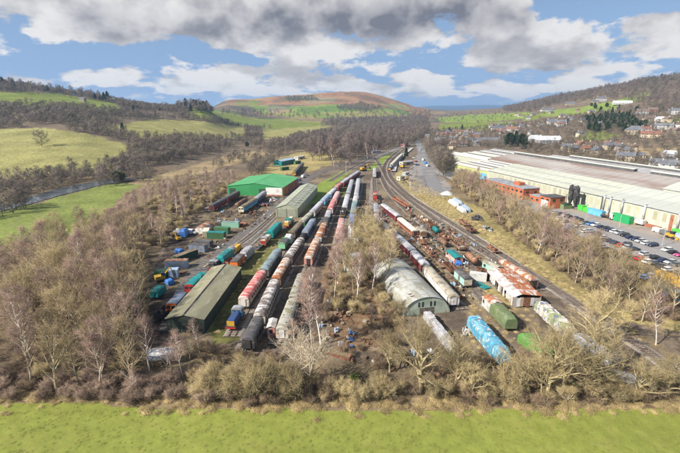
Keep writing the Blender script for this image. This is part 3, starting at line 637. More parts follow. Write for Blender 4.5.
# ---------------------------------------------------------------- rolling stock
BLK = wm('underframe_black', (.035, .032, .03), (.09, .05, .03), .35, 1.2, rough=.85); WHL = wm('wheel_steel', (.06, .05, .045), (.14, .08, .05), .4, 2, rough=.7, metal=.3)
RUSTM = wm('rusty_steel', RUST, (.12, .055, .03), .45, .9, RUST2, .3, rough=.9); RUSTL = wm('light_rust', (.26, .135, .08), RUST, .4, .7, (.42, .34, .26), .25, rough=.9)
TIMB = wm('old_timber', (.23, .17, .11), (.14, .105, .07), .45, 1.0, rough=.95)
CM = {  # body and roof finishes
 'maroon': wm('maroon_paint', (.19, .022, .028), (.11, .02, .02), .35, .5, (.26, .10, .07), .1, rough=.5), 'red': wm('red_paint', (.36, .035, .03), (.22, .03, .025), .35, .6, rough=.5),
 'terracotta': wm('terracotta_paint', (.31, .12, .07), (.21, .085, .05), .35, .6, rough=.6), 'cream': wm('cream_paint', (.60, .53, .38), (.42, .36, .26), .35, .5, rough=.6),
 'greycream': wm('stained_cream', (.50, .45, .37), (.32, .26, .2), .45, .5, RUST2, .12), 'white': wm('dirty_white_paint', (.54, .53, .51), (.38, .37, .35), .35, .5, (.30, .22, .16), .12, rough=.6),
 'green': wm('rail_green_paint', (.05, .15, .07), (.08, .11, .05), .35, .6, rough=.6), 'dkgreen': wm('dark_green_paint', (.025, .06, .04), (.05, .06, .035), .35, .5, rough=.6),
 'ltgreen': wm('pale_green_paint', (.20, .44, .24), (.16, .30, .17), .35, .6, rough=.6), 'mint': wm('mint_paint', (.30, .60, .46), (.40, .52, .38), .35, .6, (.33, .24, .16), .12, rough=.6),
 'blue': wm('rail_blue_paint', (.06, .20, .40), (.12, .24, .36), .35, .5, (.3, .2, .14), .1, rough=.55), 'skyblue': wm('bright_blue_paint', (.10, .36, .58), (.2, .4, .52), .35, .5, rough=.55),
 'dkblue': wm('navy_paint', (.03, .06, .16), (.05, .07, .12), .35, .6, rough=.5), 'brown': wm('brown_paint', (.15, .085, .05), (.22, .15, .10), .4, .5, rough=.8),
 'black': wm('sooty_black', (.03, .03, .032), (.08, .075, .07), .4, .6, rough=.8), 'dkgrey': wm('dark_grey_paint', (.085, .085, .09), (.13, .12, .11), .4, .5, rough=.8),
 'yellow': wm('warning_yellow', (.50, .29, .03), (.34, .22, .05), .3, .8, rough=.55), 'orange': wm('orange_paint', (.62, .16, .03), (.42, .13, .04), .35, .8, rough=.6),
 'rust': RUSTM, 'ltrust': RUSTL, 'pink': wm('faded_red_paint', (.46, .20, .17), (.52, .38, .34), .4, .5, (.30, .13, .1), .2),
 # roofs
 'r_grey': wm('grey_roof', (.30, .31, .33), (.21, .21, .215), .4, .35, (.42, .42, .42), .15, rough=.7), 'r_ltgrey': wm('pale_grey_roof', (.40, .40, .42), (.28, .28, .285), .4, .35, (.48, .47, .45), .2, rough=.7),
 'r_white': wm('weathered_white_roof', (.50, .48, .45), (.32, .29, .26), .42, .45, (.22, .17, .13), .18, rough=.75), 'r_cream': wm('cream_roof', (.62, .57, .47), (.46, .41, .33), .35, .4, rough=.7),
 'r_patch': wm('flaking_grey_white_roof', (.52, .50, .48), (.16, .135, .12), .52, .55, (.27, .13, .08), .22, rough=.85, stretch=(1.4, .6, 1)),
 'r_rust': wm('flaking_rust_roof', (.34, .135, .06), (.50, .44, .38), .46, .5, (.17, .08, .05), .28, rough=.9, stretch=(1.3, .6, 1)),
 'r_red': wm('red_lead_roof', (.44, .11, .10), (.55, .42, .38), .42, .5, (.27, .08, .07), .2, rough=.8, stretch=(1.6, .5, 1)),
 'r_pink': wm('faded_pink_roof', (.50, .26, .24), (.56, .46, .43), .4, .45, (.33, .15, .13), .18, rough=.8), 'r_moss': wm('mossy_roof', (.33, .315, .27), (.20, .185, .12), .45, .5, (.42, .40, .36), .2, rough=.9),
 'r_dk': wm('dark_felt_roof', (.075, .073, .075), (.13, .12, .115), .4, .5, rough=.85), 'r_teal': wm('blue_grey_roof', (.22, .28, .29), (.15, .18, .185), .4, .4, rough=.7),
 'r_brown': wm('brown_dirty_roof', (.20, .15, .105), (.12, .105, .065), .45, .45, (.30, .26, .21), .18, rough=.9), 'r_tan': wm('tan_grey_roof', (.40, .36, .29), (.26, .225, .165), .45, .5, (.48, .46, .42), .15, rough=.85),
 'r_blue': wm('faded_blue_roof', (.28, .36, .47), (.36, .40, .45), .4, .5, rough=.7), 'r_navy': wm('slate_blue_roof', (.15, .18, .24), (.24, .26, .29), .4, .5, rough=.7),
 # covers
 't_blue': wm('blue_tarpaulin', (.07, .28, .42), (.17, .37, .47), .42, .5, (.46, .49, .48), .30, rough=.45, bump=.5), 't_teal': wm('teal_tarpaulin', (.012, .19, .185), (.02, .135, .135), .35, .6, rough=.45, bump=.5),
 't_royal': wm('royal_blue_tarpaulin', (.04, .14, .42), (.08, .2, .45), .35, .8, rough=.45, bump=.5), 't_green': wm('olive_green_tarpaulin', (.13, .175, .08), (.19, .215, .12), .35, .4, rough=.55, bump=.4),
 't_ivy': wm('mossy_green_sheet', (.085, .22, .05), (.13, .20, .06), .4, .6, rough=.6, bump=.5), 't_grey': wm('lavender_grey_tarpaulin', (.33, .325, .335), (.22, .215, .215), .4, .6, rough=.5, bump=.5), 't_white': wm('white_plastic_sheet', (.55, .55, .54), (.42, .42, .41), .35, .7, rough=.45, bump=.5),
 't_dk': wm('black_plastic_sheet', (.03, .03, .035), (.10, .11, .14), .35, 1.0, rough=.35, bump=.5), 't_mix': wm('tattered_sheets', (.46, .44, .40), (.22, .25, .13), .4, .35, (.12, .14, .22), .3, rough=.6, bump=.5),
}
GL = glass()
def place(p0, p1, z):
    a = G(*p0, z); b = G(*p1, z); dx, dy = b[0] - a[0], b[1] - a[1]
    return (a[0] + b[0]) / 2, (a[1] + b[1]) / 2, math.atan2(dy, dx), math.hypot(dx, dy)
wheel_me = lambda: MB().cyl((0, -.07, 0), (0, .07, 0), .46, n=12).mesh('wheel', WHL)
def bogie(parent, x, far=False):
    bm = shared('bogie', lambda: MB().box(-1.7, 1.7, -1.05, -.92, .72, 1.02).box(-1.7, 1.7, .92, 1.05, .72, 1.02).box(-.35, .35, -1.0, 1.0, .78, 1.08).box(-1.7, -1.5, -1, 1, .74, .96).box(1.5, 1.7, -1, 1, .74, .96).mesh('bogie', BLK))
    b = ob('bogie', bm, parent, (x, 0, 0))
    if not far:
        wme = shared('wheel', wheel_me)
        for a in (-1.25, 1.25):
            for s in (-.75, .75): ob('wheel', wme, b, (a, s, .82))
def axle_wheels(parent, xs):
    wme = shared('wheel', wheel_me)
    for a in xs:
        for s in (-.75, .75): ob('wheel', wme, parent, (a, s, .82))
def roof_profile(hw, ze, zc, n=9, th=.05):
    up = [(-hw * math.cos(math.pi * i / (n - 1)), ze + (zc - ze) * math.sin(math.pi * i / (n - 1)) ** .8) for i in range(n)]
    return up
CG = 'coaches stored in the yard'
def coach(p0, p1, body, roof, label, kind='coach', win=True, zr=4.05, ribs=5, endc=None, lower=None):
    cx, cy, rz, L = place(p0, p1, zr); far = cy > 205
    t = thing('railway_coach', label, 'railway coach', (cx, cy, 0), rz, CG); h = L / 2; bm, rm_ = CM[body], CM[roof]
    MB().prof([(-1.30, 1.15), (1.30, 1.15), (1.42, 1.95), (1.37, 3.28), (-1.37, 3.28), (-1.42, 1.95)], -h + .15, h - .15).build('body', bm, t)
    if lower: MB().box(-h + .2, h - .2, -1.435, 1.435, 1.62, 2.02).build('waist_band', CM[lower], t)
    MB().box(-h + .3, h - .3, -1.1, 1.1, .92, 1.15).box(-2.4, 2.4, -.9, .9, .55, .92).build('underframe', BLK, t)
    rp = roof_profile(1.44, 3.26, zr); rg = []
    for k, (xx, f) in enumerate([(-h, .86), (-h + .35, .97), (-h + .8, 1), (h - .8, 1), (h - .35, .97), (h, .86)]):
        rg.append([(xx, y * (1 if f == 1 else .5 + f / 2), 3.26 + (z - 3.26) * f) for y, z in rp])
    ro = MB().loft(rg).build('roof', rm_, t, smooth=False)
    if not far:
        rb = shared('roof_rib', lambda: MB().loft([[(-.035, y * 1.012, z + .03) for y, z in roof_profile(1.44, 3.26, 4.05)], [(.035, y * 1.012, z + .03) for y, z in roof_profile(1.44, 3.26, 4.05)]]).mesh('roof_rib'))
        for k in range(ribs): ob('roof_rib', rb, ro, (-h + 1.2 + (L - 2.4) * k / max(1, ribs - 1), 0, 0), mat=rm_)
        vt = shared('roof_vent', lambda: MB().cyl((0, 0, 3.72), (0, 0, 4.02), .16, .12, 6).cyl((0, 0, 4.02), (0, 0, 4.08), .2, .16, 6).mesh('roof_vent', BLK))
        for k in range(4):
            for s in (-.62, .62):
                if (k + (s > 0)) % 2 == 0: ob('roof_vent', vt, ro, (-h + 2.2 + (L - 4.4) * k / 3, s, .0))
    if win:
        wme = shared('window', lambda: MB().box(-.55, .55, -.02, .02, -.40, .40).mesh('window', GL)); n = max(3, int((L - 3.6) / (1.75 if not far else 2.4)))
        for s in (-1, 1):
            for k in range(n): ob('window', wme, t, (-h + 2.3 + (L - 4.6) * (k + .5) / n, s * 1.405, 2.56))
    if not far:
        dm = shared('door', lambda: MB().box(-.34, .34, -.02, .02, 1.25, 3.15).mesh('door', GRIMY))
        for s in (-1, 1):
            for e in (-1, 1): ob('door', dm, t, (e * (h - 1.05), s * 1.425, 0))
    gm = shared('gangway', lambda: MB().box(-.13, .13, -.55, .55, 1.25, 3.3).mesh('gangway', BLK))
    for e in (-1, 1): ob('gangway', gm, t, (e * (h - .12), 0, 0), mat=CM[endc] if endc and e == -1 else BLK)
    bf = shared('buffer', lambda: MB().cyl((0, 0, 0), (.38, 0, 0), .09, n=8).cyl((.38, 0, 0), (.43, 0, 0), .2, n=10).mesh('buffer', BLK))
    if not far:
        for s in (-.87, .87): ob('buffer', bf, t, (-h + .1, s, 1.06), math.pi)
    for e in (-1, 1): bogie(t, e * (h - max(2.4, L * .16)), far)
    return t
GRIMY = wm('grimy_door', (.12, .10, .085), (.2, .17, .14), .4, 1.5)
WG = 'wagons stored in the yard'
def van(p0, p1, body, roof, label, zr=3.7, endc=None):
    cx, cy, rz, L = place(p0, p1, zr); t = thing('box_van', label, 'railway wagon', (cx, cy, 0), rz, WG); h = L / 2
    MB().box(-h, h, -1.25, 1.25, 1.2, 3.15).build('body', CM[body], t)
    pl = shared(('van_batten', round(L)), lambda: MB().box(-.05, .05, -.035, .035, 1.2, 3.15).mesh('batten'))
    for k in range(int(L / .9) + 1):
        for s in (-1, 1): ob('batten', pl, t, (-h + .06 + (L - .12) * k / int(L / .9), s * 1.27, 0), mat=CM[body])
    em = CM[endc] if endc else CM[body]
    MB().prof([(-1.22, 1.2), (1.22, 1.2), (1.22, 3.15), (.7, 3.5), (0, 3.62), (-.7, 3.5), (-1.22, 3.15)], -h - .03, -h + .01).build('end_panel', em, t)
    MB().prof([(-1.22, 1.2), (1.22, 1.2), (1.22, 3.15), (.7, 3.5), (0, 3.62), (-.7, 3.5), (-1.22, 3.15)], h - .01, h + .03).build('end_panel', em, t)
    MB().prof(roof_profile(1.36, 3.13, zr, 9), -h - .12, h + .12).build('roof', CM[roof], t)
    MB().box(-.75, .75, -1.285, -1.255, 1.3, 3.0).build('sliding_door', GRIMY, t); MB().box(-.75, .75, 1.255, 1.285, 1.3, 3.0).build('sliding_door', GRIMY, t)
    MB().box(-h, h, -1.0, 1.0, .95, 1.2).build('underframe', BLK, t); axle_wheels(t, (-h * .6, h * .6)); return t
RJ = random.Random(5)
def junk_mesh(L, wd, z, mats, n, seed, hmax=.9):
    R = random.Random(seed); mb = MB()
    for k in range(n):
        a = R.uniform(-L / 2, L / 2); b = R.uniform(-wd / 2, wd / 2); q = R.random()
        if q < .45: mb.obox((a, b), R.uniform(0, 3.1), R.uniform(.3, 1.8), R.uniform(.15, .8), z, z + R.uniform(.1, hmax), R.randrange(len(mats)))
        elif q < .75: mb.cyl((a, b, z + .2), (a + R.uniform(-1.5, 1.5), b + R.uniform(-.6, .6), z + R.uniform(.1, hmax)), R.uniform(.04, .25), n=7, mi=R.randrange(len(mats)))
        else: mb.cyl((a, b - .08, z + .42), (a, b + .08, z + .42), .42, n=10, mi=R.randrange(len(mats)))
    return mb
def wagon(p0, p1, body, label, load=None, sides=True, zr=2.2, n=14, seed=1, loadm=None, hmax=.9):
    cx, cy, rz, L = place(p0, p1, zr); t = thing('open_wagon' if sides else 'flat_wagon', label, 'railway wagon', (cx, cy, 0), rz, WG); h = L / 2
    MB().box(-h, h, -1.22, 1.22, 1.02, 1.22).box(-h, h, -1.0, -.8, .82, 1.02).box(-h, h, .8, 1.0, .82, 1.02).build('chassis', BLK if sides else CM[body], t)
    if sides:
        for s in (-1, 1):
            for k in range(3): MB().box(-h, h, s * 1.2 - .04, s * 1.2 + .04, 1.24 + k * .3, 1.52 + k * .3).build('plank', CM[body], t)
        for e in (-1, 1): MB().box(e * h - .04, e * h + .04, -1.15, 1.15, 1.24, 2.16).build('end_board', CM[body], t)
    if load: 
        mats = [CM[c] if c in CM else MATS[c] for c in load]
        tag(junk_mesh(L * .85, 1.9, 1.24, mats, n, seed, hmax).build('scrap_load', mats, t), kind='stuff')
    axle_wheels(t, (-h * .62, h * .62)) if L < 12 else [bogie(t, e * (h - 2.2)) for e in (-1, 1)]
    return t
def tank(p0, p1, body, label, zr=3.4, r=1.15):
    cx, cy, rz, L = place(p0, p1, zr); t = thing('tank_wagon', label, 'railway wagon', (cx, cy, 0), rz, WG); h = L / 2; zc = zr - r; rg = []
    for xx, f in [(-h, .55), (-h + .15, .85), (-h + .4, 1), (h - .4, 1), (h - .15, .85), (h, .55)]:
        rg.append([(xx, r * f * math.cos(2 * math.pi * i / 14), zc + r * f * math.sin(2 * math.pi * i / 14)) for i in range(14)])
    tk = MB().loft(rg).build('tank', CM[body], t, smooth=True)
    MB().cyl((0, 0, zc + r * .9), (0, 0, zc + r + .3), .35, n=10).build('dome', CM[body], tk)
    for k in (-.6, 0, .6): MB().cyl((k * h - .06, 0, zc), (k * h + .06, 0, zc), r + .03, n=14).build('strap', BLK, tk)
    MB().box(-h, h, -1.0, 1.0, 1.0, 1.2).build('chassis', BLK, t); axle_wheels(t, (-h * .6, h * .6)); return t
def tarped(p0, p1, cover, label, zr=3.9, wd=2.9, seed=1, lump=.14, nm='sheeted_vehicle', base=True, z0=.75, cat='covered vehicle', taper=.85):
    cx, cy, rz, L = place(p0, p1, zr); t = thing(nm, label, cat, (cx, cy, 0), rz); h = L / 2; n = max(8, int(L / .55)); m = 13; R = np.random.default_rng(seed); rg = []
    for k in range(n + 1):
        x = -h + L * k / n; e = min(1, min(k, n - k) / 1.6); sag = 1 - .06 * abs(math.sin(k * 1.1 + seed)) - (1 - e) * (1 - taper)
        ring = []
        for i in range(m):
            a = math.pi * (i / (m - 1)); y = -wd / 2 * math.copysign(abs(math.cos(a)) ** .42, math.cos(a)); z = z0 + (zr - z0) * sag * (math.sin(a) ** .42)
            ring.append((x + R.normal(0, .04), y * (1 + R.normal(0, lump * .22)) , max(z0 + (R.normal(0, .08) if i in (0, m - 1) else 0), z + R.normal(0, lump * .5) * (1 if 0 < i < m - 1 else 0))))
        rg.append(ring)
    c = MB().loft(rg).build('tarpaulin', CM[cover], t)
    rp = MB()
    for k in range(1, int(L / 2.6) + 1):
        x = -h + L * k / (int(L / 2.6) + 1)
        rp.loft([[(x + o, y * 1.02, z + .03) for (_, y, z) in rg[min(n, int(round(n * (x + h) / L)))]] for o in (-.03, .03)])
    if rp.v: rp.build('rope', TIMB, t)
    if base:
        MB().box(-h + .3, h - .3, -1.0, 1.0, .75, 1.0).build('chassis', BLK, t); axle_wheels(t, (-h * .65, h * .65))
    return t
def loco(p0, p1, body, label, cabc=None, nose='yellow', zr=3.7, roof='r_grey', cab_at=.35):
    """diesel shunter: bonnet, cab with windows, nose panel, running plate, wheels, buffers"""
    cx, cy, rz, L = place(p0, p1, zr); t = thing('diesel_locomotive', label, 'locomotive', (cx, cy, 0), rz); h = L / 2; xc = -h + L * cab_at; cl = max(1.6, L * .2)
    MB().box(-h, h, -1.3, 1.3, 1.0, 1.2).build('running_plate', BLK, t)
    b = MB(); pr = [(-.95, 1.2), (.95, 1.2), (.95, 2.5), (.75, 2.75), (-.75, 2.75), (-.95, 2.5)]
    b.prof(pr, -h + .35, xc - cl / 2); b.prof(pr, xc + cl / 2, h - .35); b.build('bonnet', CM[body], t)
    MB().prof([(-1.28, 1.2), (1.28, 1.2), (1.28, 3.1), (-1.28, 3.1)], xc - cl / 2, xc + cl / 2).build('cab', CM[cabc or body], t)
    MB().prof(roof_profile(1.36, 3.08, zr, 7), xc - cl / 2 - .12, xc + cl / 2 + .12).build('cab_roof', CM[roof], t)
    for e in (-1, 1):
        for s in (-.62, .62): MB().box(xc + e * cl / 2 - .02, xc + e * cl / 2 + .02, s - .42, s + .42, 2.78, 3.05).build('window', GL, t)
        MB().box(xc - cl * .32, xc + cl * .32, e * 1.29 - .02, e * 1.29 + .02, 2.25, 2.95).build('window', GL, t)
        MB().box(e * (h - .35) - .03, e * (h - .35) + .03, -.9, .9, 1.3, 2.6).build('nose_panel', CM[nose], t)
        MB().box(e * h - .06, e * h + .06, -1.25, 1.25, .8, 1.2).build('buffer_beam', CM['red'], t)
    MB().cyl((xc + cl, 0, 2.7), (xc + cl, 0, 3.15), .12, n=8).build('exhaust', BLK, t)
    axle_wheels(t, (-h * .6, 0, h * .6)); return t
def railcar(p0, p1, body, roof, front, label, zr=4.0, nose2=None):
    """cab-fronted unit seen from its front end (p0)"""
    cx, cy, rz, L = place(p0, p1, zr); t = thing('railcar', label, 'railcar', (cx, cy, 0), rz); h = L / 2
    MB().prof([(-1.30, 1.1), (1.30, 1.1), (1.4, 1.9), (1.35, 3.3), (-1.35, 3.3), (-1.4, 1.9)], -h + .1, h).build('body', CM[body], t)
    rp = roof_profile(1.4, 3.28, zr); MB().loft([[(x, y * f, 3.28 + (z - 3.28) * f) for y, z in rp] for x, f in ((-h, .8), (-h + .5, 1), (h - .1, 1))]).build('roof', CM[roof], t)
    f = MB().prof([(-1.32, 1.05), (1.32, 1.05), (1.38, 1.9), (1.3, 3.3), (.8, 3.72), (-.8, 3.72), (-1.3, 3.3), (-1.38, 1.9)], -h - .06, -h + .1).build('cab_front', CM[front], t)
    for s in (-.68, .68): MB().box(-h - .09, -h - .06, s - .5, s + .5, 2.35, 3.1).build('windscreen', GL, f)
    for s in (-.9, .9): MB().cyl((-h - .1, s, 1.45), (-h - .05, s, 1.45), .14, n=8).build('headlight', CM['white'], f)
    wme = shared('window', lambda: MB().box(-.55, .55, -.02, .02, -.40, .40).mesh('window', GL)); n = max(2, int((L - 3) / 2.2))
    for s in (-1, 1):
        for k in range(n): ob('window', wme, t, (-h + 2.2 + (L - 3.5) * (k + .5) / n, s * 1.39, 2.56))
    MB().box(-h + .3, h - .3, -1.1, 1.1, .85, 1.1).build('underframe', BLK, t)
    if L > 9: [bogie(t, e * (h - 2.5)) for e in (-1, 1)]
    else: axle_wheels(t, (-h * .6, h * .6))
    return t

# row beside the long tarred shed
loco((229.5, 318), (239.5, 303), 'dkblue', 'small blue shunting locomotive with yellow nose at the near end of the red-roofed coach', cabc='blue', zr=3.6, cab_at=.75)
coach((243, 296.5), (262, 269.5), 'greycream', 'r_red', 'coach with flaking red and white roof behind the blue shunter', endc='white', ribs=8)
coach((264, 267.5), (278, 248), 'dkgrey', 'r_teal', 'dark coach with smooth blue-grey roof behind the red-roofed coach')
van((281.5, 243.5), (285.5, 238), 'ltgreen', 'r_dk', 'short wagon with a pale green end facing the camera', zr=3.2)
tarped((287, 236.5), (290, 233), 't_white', 'small white and orange sheeted wagon between the green wagon and a brown coach', zr=3.6, nm='sheeted_wagon', seed=3)
coach((291.5, 231), (300.5, 221.5), 'brown', 'r_brown', 'brown coach with dirty brown roof curving towards the cream shed')
coach((301.5, 220.5), (311, 211.5), 'green', 'r_moss', 'green-sided mossy coach between the brown coach and the pale coaches')
coach((312, 210.5), (321.5, 200.5), 'greycream', 'r_ltgrey', 'pale grey-roofed coach on the curve beside the cream shed')
coach((322.5, 199.5), (328, 194), 'skyblue', 'r_blue', 'coach with faded bright blue roof on the curve')
coach((329, 193), (335, 187.5), 'blue', 'r_ltgrey', 'blue and pale grey coach touching the line of red coaches')
coach((336.2, 186), (341, 182.2), 'red', 'r_red', 'nearest red coach of the far curving line, with a reddish roof')
coach((342, 181.4), (348.5, 177), 'red', 'r_ltgrey', 'middle red coach of the far curving line')
coach((349.6, 176.3), (358.5, 170.6), 'maroon', 'r_ltgrey', 'farthest red coach of the curving line beside the yellow crane')
# second long row
coach((247.5, 337), (258, 316), 'black', 'r_dk', 'short sooty black coach at the near end of the second row')
coach((258.8, 313), (274.8, 278.5), 'greycream', 'r_patch', 'coach with flaking black and white roof behind the sooty black coach', ribs=9)
coach((275.8, 276.3), (287, 257), 'brown', 'r_rust', 'coach with bright rusty orange flaking roof in the second row', ribs=7)
coach((288, 255), (301, 237), 'dkgrey', 'r_patch', 'coach with patchy grey roof between the orange-roofed coach and a white-nosed wagon')
tank((302, 235.5), (304, 232.5), 'black', 'black tank wagon with white patches in the second row', zr=3.4)
coach((304.8, 231), (313.2, 218.2), 'dkblue', 'r_navy', 'slate blue coach at the far end of the second row')
# third row
coach((281.5, 327), (293, 297.5), 'greycream', 'r_moss', 'grey mossy coach standing on a raised buffer at the near end of the third row', endc='white')
coach((293.6, 295.5), (302, 272.5), 'dkgreen', 'r_moss', 'mossy dark green coach behind the purple birch')
coach((300.5, 293), (305.5, 279), 'dkgreen', 'r_dk', 'dark green coach half hidden beside the mossy coaches', win=False)
coach((308, 256.5), (317, 237.5), 'pink', 'r_rust', 'rust-streaked coach just above the purple birch')
van((318, 235.5), (321, 229.5), 'white', 'r_rust', 'van with rust and white roof in the third row, nearest of the three')
van((321.6, 228.3), (324.3, 222.3), 'ltrust', 'r_rust', 'van with bright rust roof in the third row, middle of the three')
van((324.8, 221.3), (326.7, 216.8), 'green', 'r_dk', 'dark-roofed green van in the third row, farthest of the three')
van((327.2, 215.7), (329.2, 209.8), 'dkgreen', 'r_ltgrey', 'dark green van with pale roof behind the three vans')
coach((330, 207.8), (333.6, 199.8), 'pink', 'r_red', 'short red and white roofed coach in the third row')
coach((334.1, 198.9), (338, 191), 'pink', 'r_pink', 'faded red coach at the far end of the third row')
# fourth row
coach((339.6, 232), (341.8, 217.5), 'pink', 'r_pink', 'faded pink coach with a white end door at the near end of the fourth row', endc='white')
wagon((342.4, 214.5), (343.8, 208.6), 'brown', 'scrap-laden brown wagon behind the faded pink coach', load=('white', 'black', 'rust'), seed=8)
coach((344.6, 206), (347.7, 193.5), 'dkgrey', 'r_ltgrey', 'pale grey-roofed coach in the fourth row behind the scrap wagon')
coach((348.3, 191.8), (352, 179.2), 'dkgrey', 'r_grey', 'grey coach at the far end of the fourth row')
# fifth row
tarped((350.8, 231.5), (351.6, 223.5), 't_white', 'white sheeted van at the near end of the fifth row', nm='sheeted_van', seed=4)
tarped((351.9, 220.8), (352.8, 213.2), 't_royal', 'van under a bright royal blue tarpaulin in the fifth row', nm='sheeted_van', seed=5)
coach((353.1, 211.3), (354.6, 201.7), 'skyblue', 'r_teal', 'blue-grey coach behind the royal blue tarpaulin')
van((354.9, 200.2), (356, 195.3), 'mint', 'r_ltgrey', 'pale van with light roof behind the blue-grey coach')
coach((356.3, 194), (358.7, 178), 'greycream', 'r_ltgrey', 'long pale coach at the far end of the fifth row')
van((374.5, 173.5), (374.7, 167.5), 'white', 'r_ltgrey', 'white van alone at the head of the sidings')
# vans by the footpath
van((377.2, 225), (376.7, 213.2), 'white', 'r_ltgrey', 'white van by the footpath at the edge of the thicket')
van((376.5, 211), (376.1, 203), 'dkgrey', 'r_grey', 'grey van standing behind the white van by the footpath')
loco((375.6, 195.5), (375.2, 189.5), 'red', 'small red shunting locomotive between the footpath and the mauve coach', nose='red', roof='r_rust')
wagon((378.6, 201), (376.7, 196.4), 'rust', 'rusty flat wagon between the red shunter and the mauve coach', sides=False, load=('rust', 'old_timber'), n=6)
# row of the terracotta coach
coach((399, 214.8), (383, 203.2), 'maroon', 'r_ltgrey', 'mauve-sided coach with pale roof ahead of the terracotta coach')
coach((415.5, 229.3), (400, 217), 'terracotta', 'r_cream', 'terracotta coach with cream roof')
wagon((424, 241), (417, 233), 'ltrust', 'rusty flat wagon piled with scrap next to the terracotta coach', sides=False, load=('ltrust', 'rust', 'white', 'cream'), n=26, seed=11, hmax=1.3)
wagon((434.5, 253.5), (425.5, 243), 'rust', 'rusty flat wagon with frames and wheelsets', sides=False, load=('ltrust', 'rust', 'white'), n=24, seed=12, hmax=1.2)
wagon((444.5, 264), (436, 255), 'brown', 'low brown flat wagon below the teal-roofed hut', sides=False, load=('rust', 'black', 'white'), n=10, seed=13)
wagon((454.5, 270.5), (446, 262.5), 'rust', 'low rust-red wagon coupled to the mint green van', sides=True, load=('rust',), n=4, seed=14, zr=1.8)
van((468.5, 277.5), (458.5, 268.8), 'mint', 'r_dk', 'mint green van with dark roof and timber end', endc='cream')
# row of the maroon coaches
tank((389.5, 226.5), (384, 221.5), 'dkgrey', 'grey-topped tank wagon at the head of the maroon coaches', zr=3.3)
wagon((394.5, 232), (390.3, 228), 'white', 'small wagon of white scrap between the tank wagon and the maroon coach', load=('white', 'black', 'r_grey'), n=14, seed=15)
coach((413, 248.3), (396, 233), 'maroon', 'r_ltgrey', 'maroon coach with pale grey roof beside the arched shed')
coach((426, 262.8), (413.8, 250), 'maroon', 'r_ltgrey', 'dark red coach with pale roof coupled to the white-sided coach')
coach((455, 295), (427, 264.8), 'white', 'r_tan', 'white-sided coach with dirty tan roof at the near end of its row', ribs=3, win=False, endc='white')
# right-hand sidings
coach((535, 278), (502.5, 258.5), 'ltrust', 'r_rust', 'long rusty coach with peeling cream side beside the main track', win=False)
wagon((408, 205.5), (394, 197), 'terracotta', 'pale yellow and terracotta open wagon near the running lines', load=('rust',), n=5, seed=21, zr=2.0)
wagon((428, 219.5), (418.5, 213.5), 'ltrust', 'rusty wagon with white frames beside the running lines', load=('white', 'rust', 'cream'), n=14, seed=22, sides=False)
wagon((433.5, 224.5), (429, 220.8), 'rust', 'small rust-red wagon next to the teal tank', load=('rust',), n=6, seed=23)
tank((437.5, 228.5), (434, 225.5), 't_teal', 'small teal tank wagon in the rusty siding', zr=3.0, r=1.0)
wagon((449, 236.5), (440, 231), 'rust', 'flat wagon of rusty wheelsets behind the teal tank', load=('rust', 'ltrust'), n=16, seed=24, sides=False)
wagon((467, 223), (461, 219), 'ltrust', 'orange rusty wagon body standing on the main track side', load=('ltrust', 'rust'), n=8, seed=25)
wagon((474, 229.5), (468.5, 226), 'rust', 'dark rusty wagon body just beyond the orange one', load=('black', 'rust'), n=8, seed=26)
tank((476, 258.5), (467.5, 251), 'ltrust', 'small rusty tank wagon with white streaks in the scrap siding', zr=3.0, r=1.0)
wagon((463, 247), (455, 241), 'brown', 'open wagon of dark scrap between the sidings, nearest the running line', load=('rust', 'black', 'r_tan'), n=14, seed=71)
wagon((447, 250.5), (440, 244.5), 'r_brown', 'dirty open wagon of frames beside the scrap flat wagons', load=('rust', 'white', 'ltrust'), n=14, seed=72)
van((424, 231.5), (418.5, 226.5), 'brown', 'r_tan', 'small brown van among the scrap beside the terracotta coach', zr=3.4)
tank((446, 241), (440, 236.5), 'brown', 'rusty brown tank wagon in the scrap siding', zr=3.0, r=1.0)
wagon((487, 273), (481, 267.5), 'rust', 'rusty open wagon behind the white box container', load=('rust', 'brown'), n=10, seed=73)
wagon((498, 249), (488, 242.5), 'ltrust', 'rusty flat wagon on the main track before the long rusty coach', load=('rust', 'ltrust'), n=12, seed=74, sides=False)
wagon((413.5, 213), (406, 208), 'brown', 'brown flat wagon of timber near the running lines', load=('old_timber', 'rust'), n=12, seed=75, sides=False)
# covered stock in the near right corner
tarped((505.5, 350), (473.5, 313.5), 't_blue', 'coach under a torn bright blue tarpaulin in the near right corner', zr=3.9, seed=31, nm='sheeted_coach', lump=.12)
tarped((512.5, 317), (496, 301), 't_green', 'wagon under an olive green tarpaulin beside the blue sheeted coach', zr=3.9, seed=32, lump=.05, nm='sheeted_wagon', wd=3.0)
tarped((455, 345), (427, 309.5), 't_grey', 'long load under lavender-grey sheets in front of the arched shed', zr=2.3, wd=1.9, seed=33, nm='sheeted_load', base=False, z0=.05)
tarped((572, 327), (541, 300), 't_mix', 'coach under tattered white and coloured sheets beyond the rusty shed', zr=3.6, seed=34, nm='sheeted_coach', lump=.3)
tarped((617, 357), (577, 331), 't_grey', 'coach under grey sheets with a green end near the main track', zr=3.6, seed=35, nm='sheeted_coach', lump=.25)
tarped((655, 381), (608, 370), 't_grey', 'low grey sheeted load in the near right corner by the track', zr=2.4, seed=36, nm='sheeted_load', base=False, z0=.05, lump=.3)
tarped((548, 349), (524, 331), 't_ivy', 'overgrown green sheeted wagon among the trees', zr=3.2, seed=37, nm='sheeted_wagon')
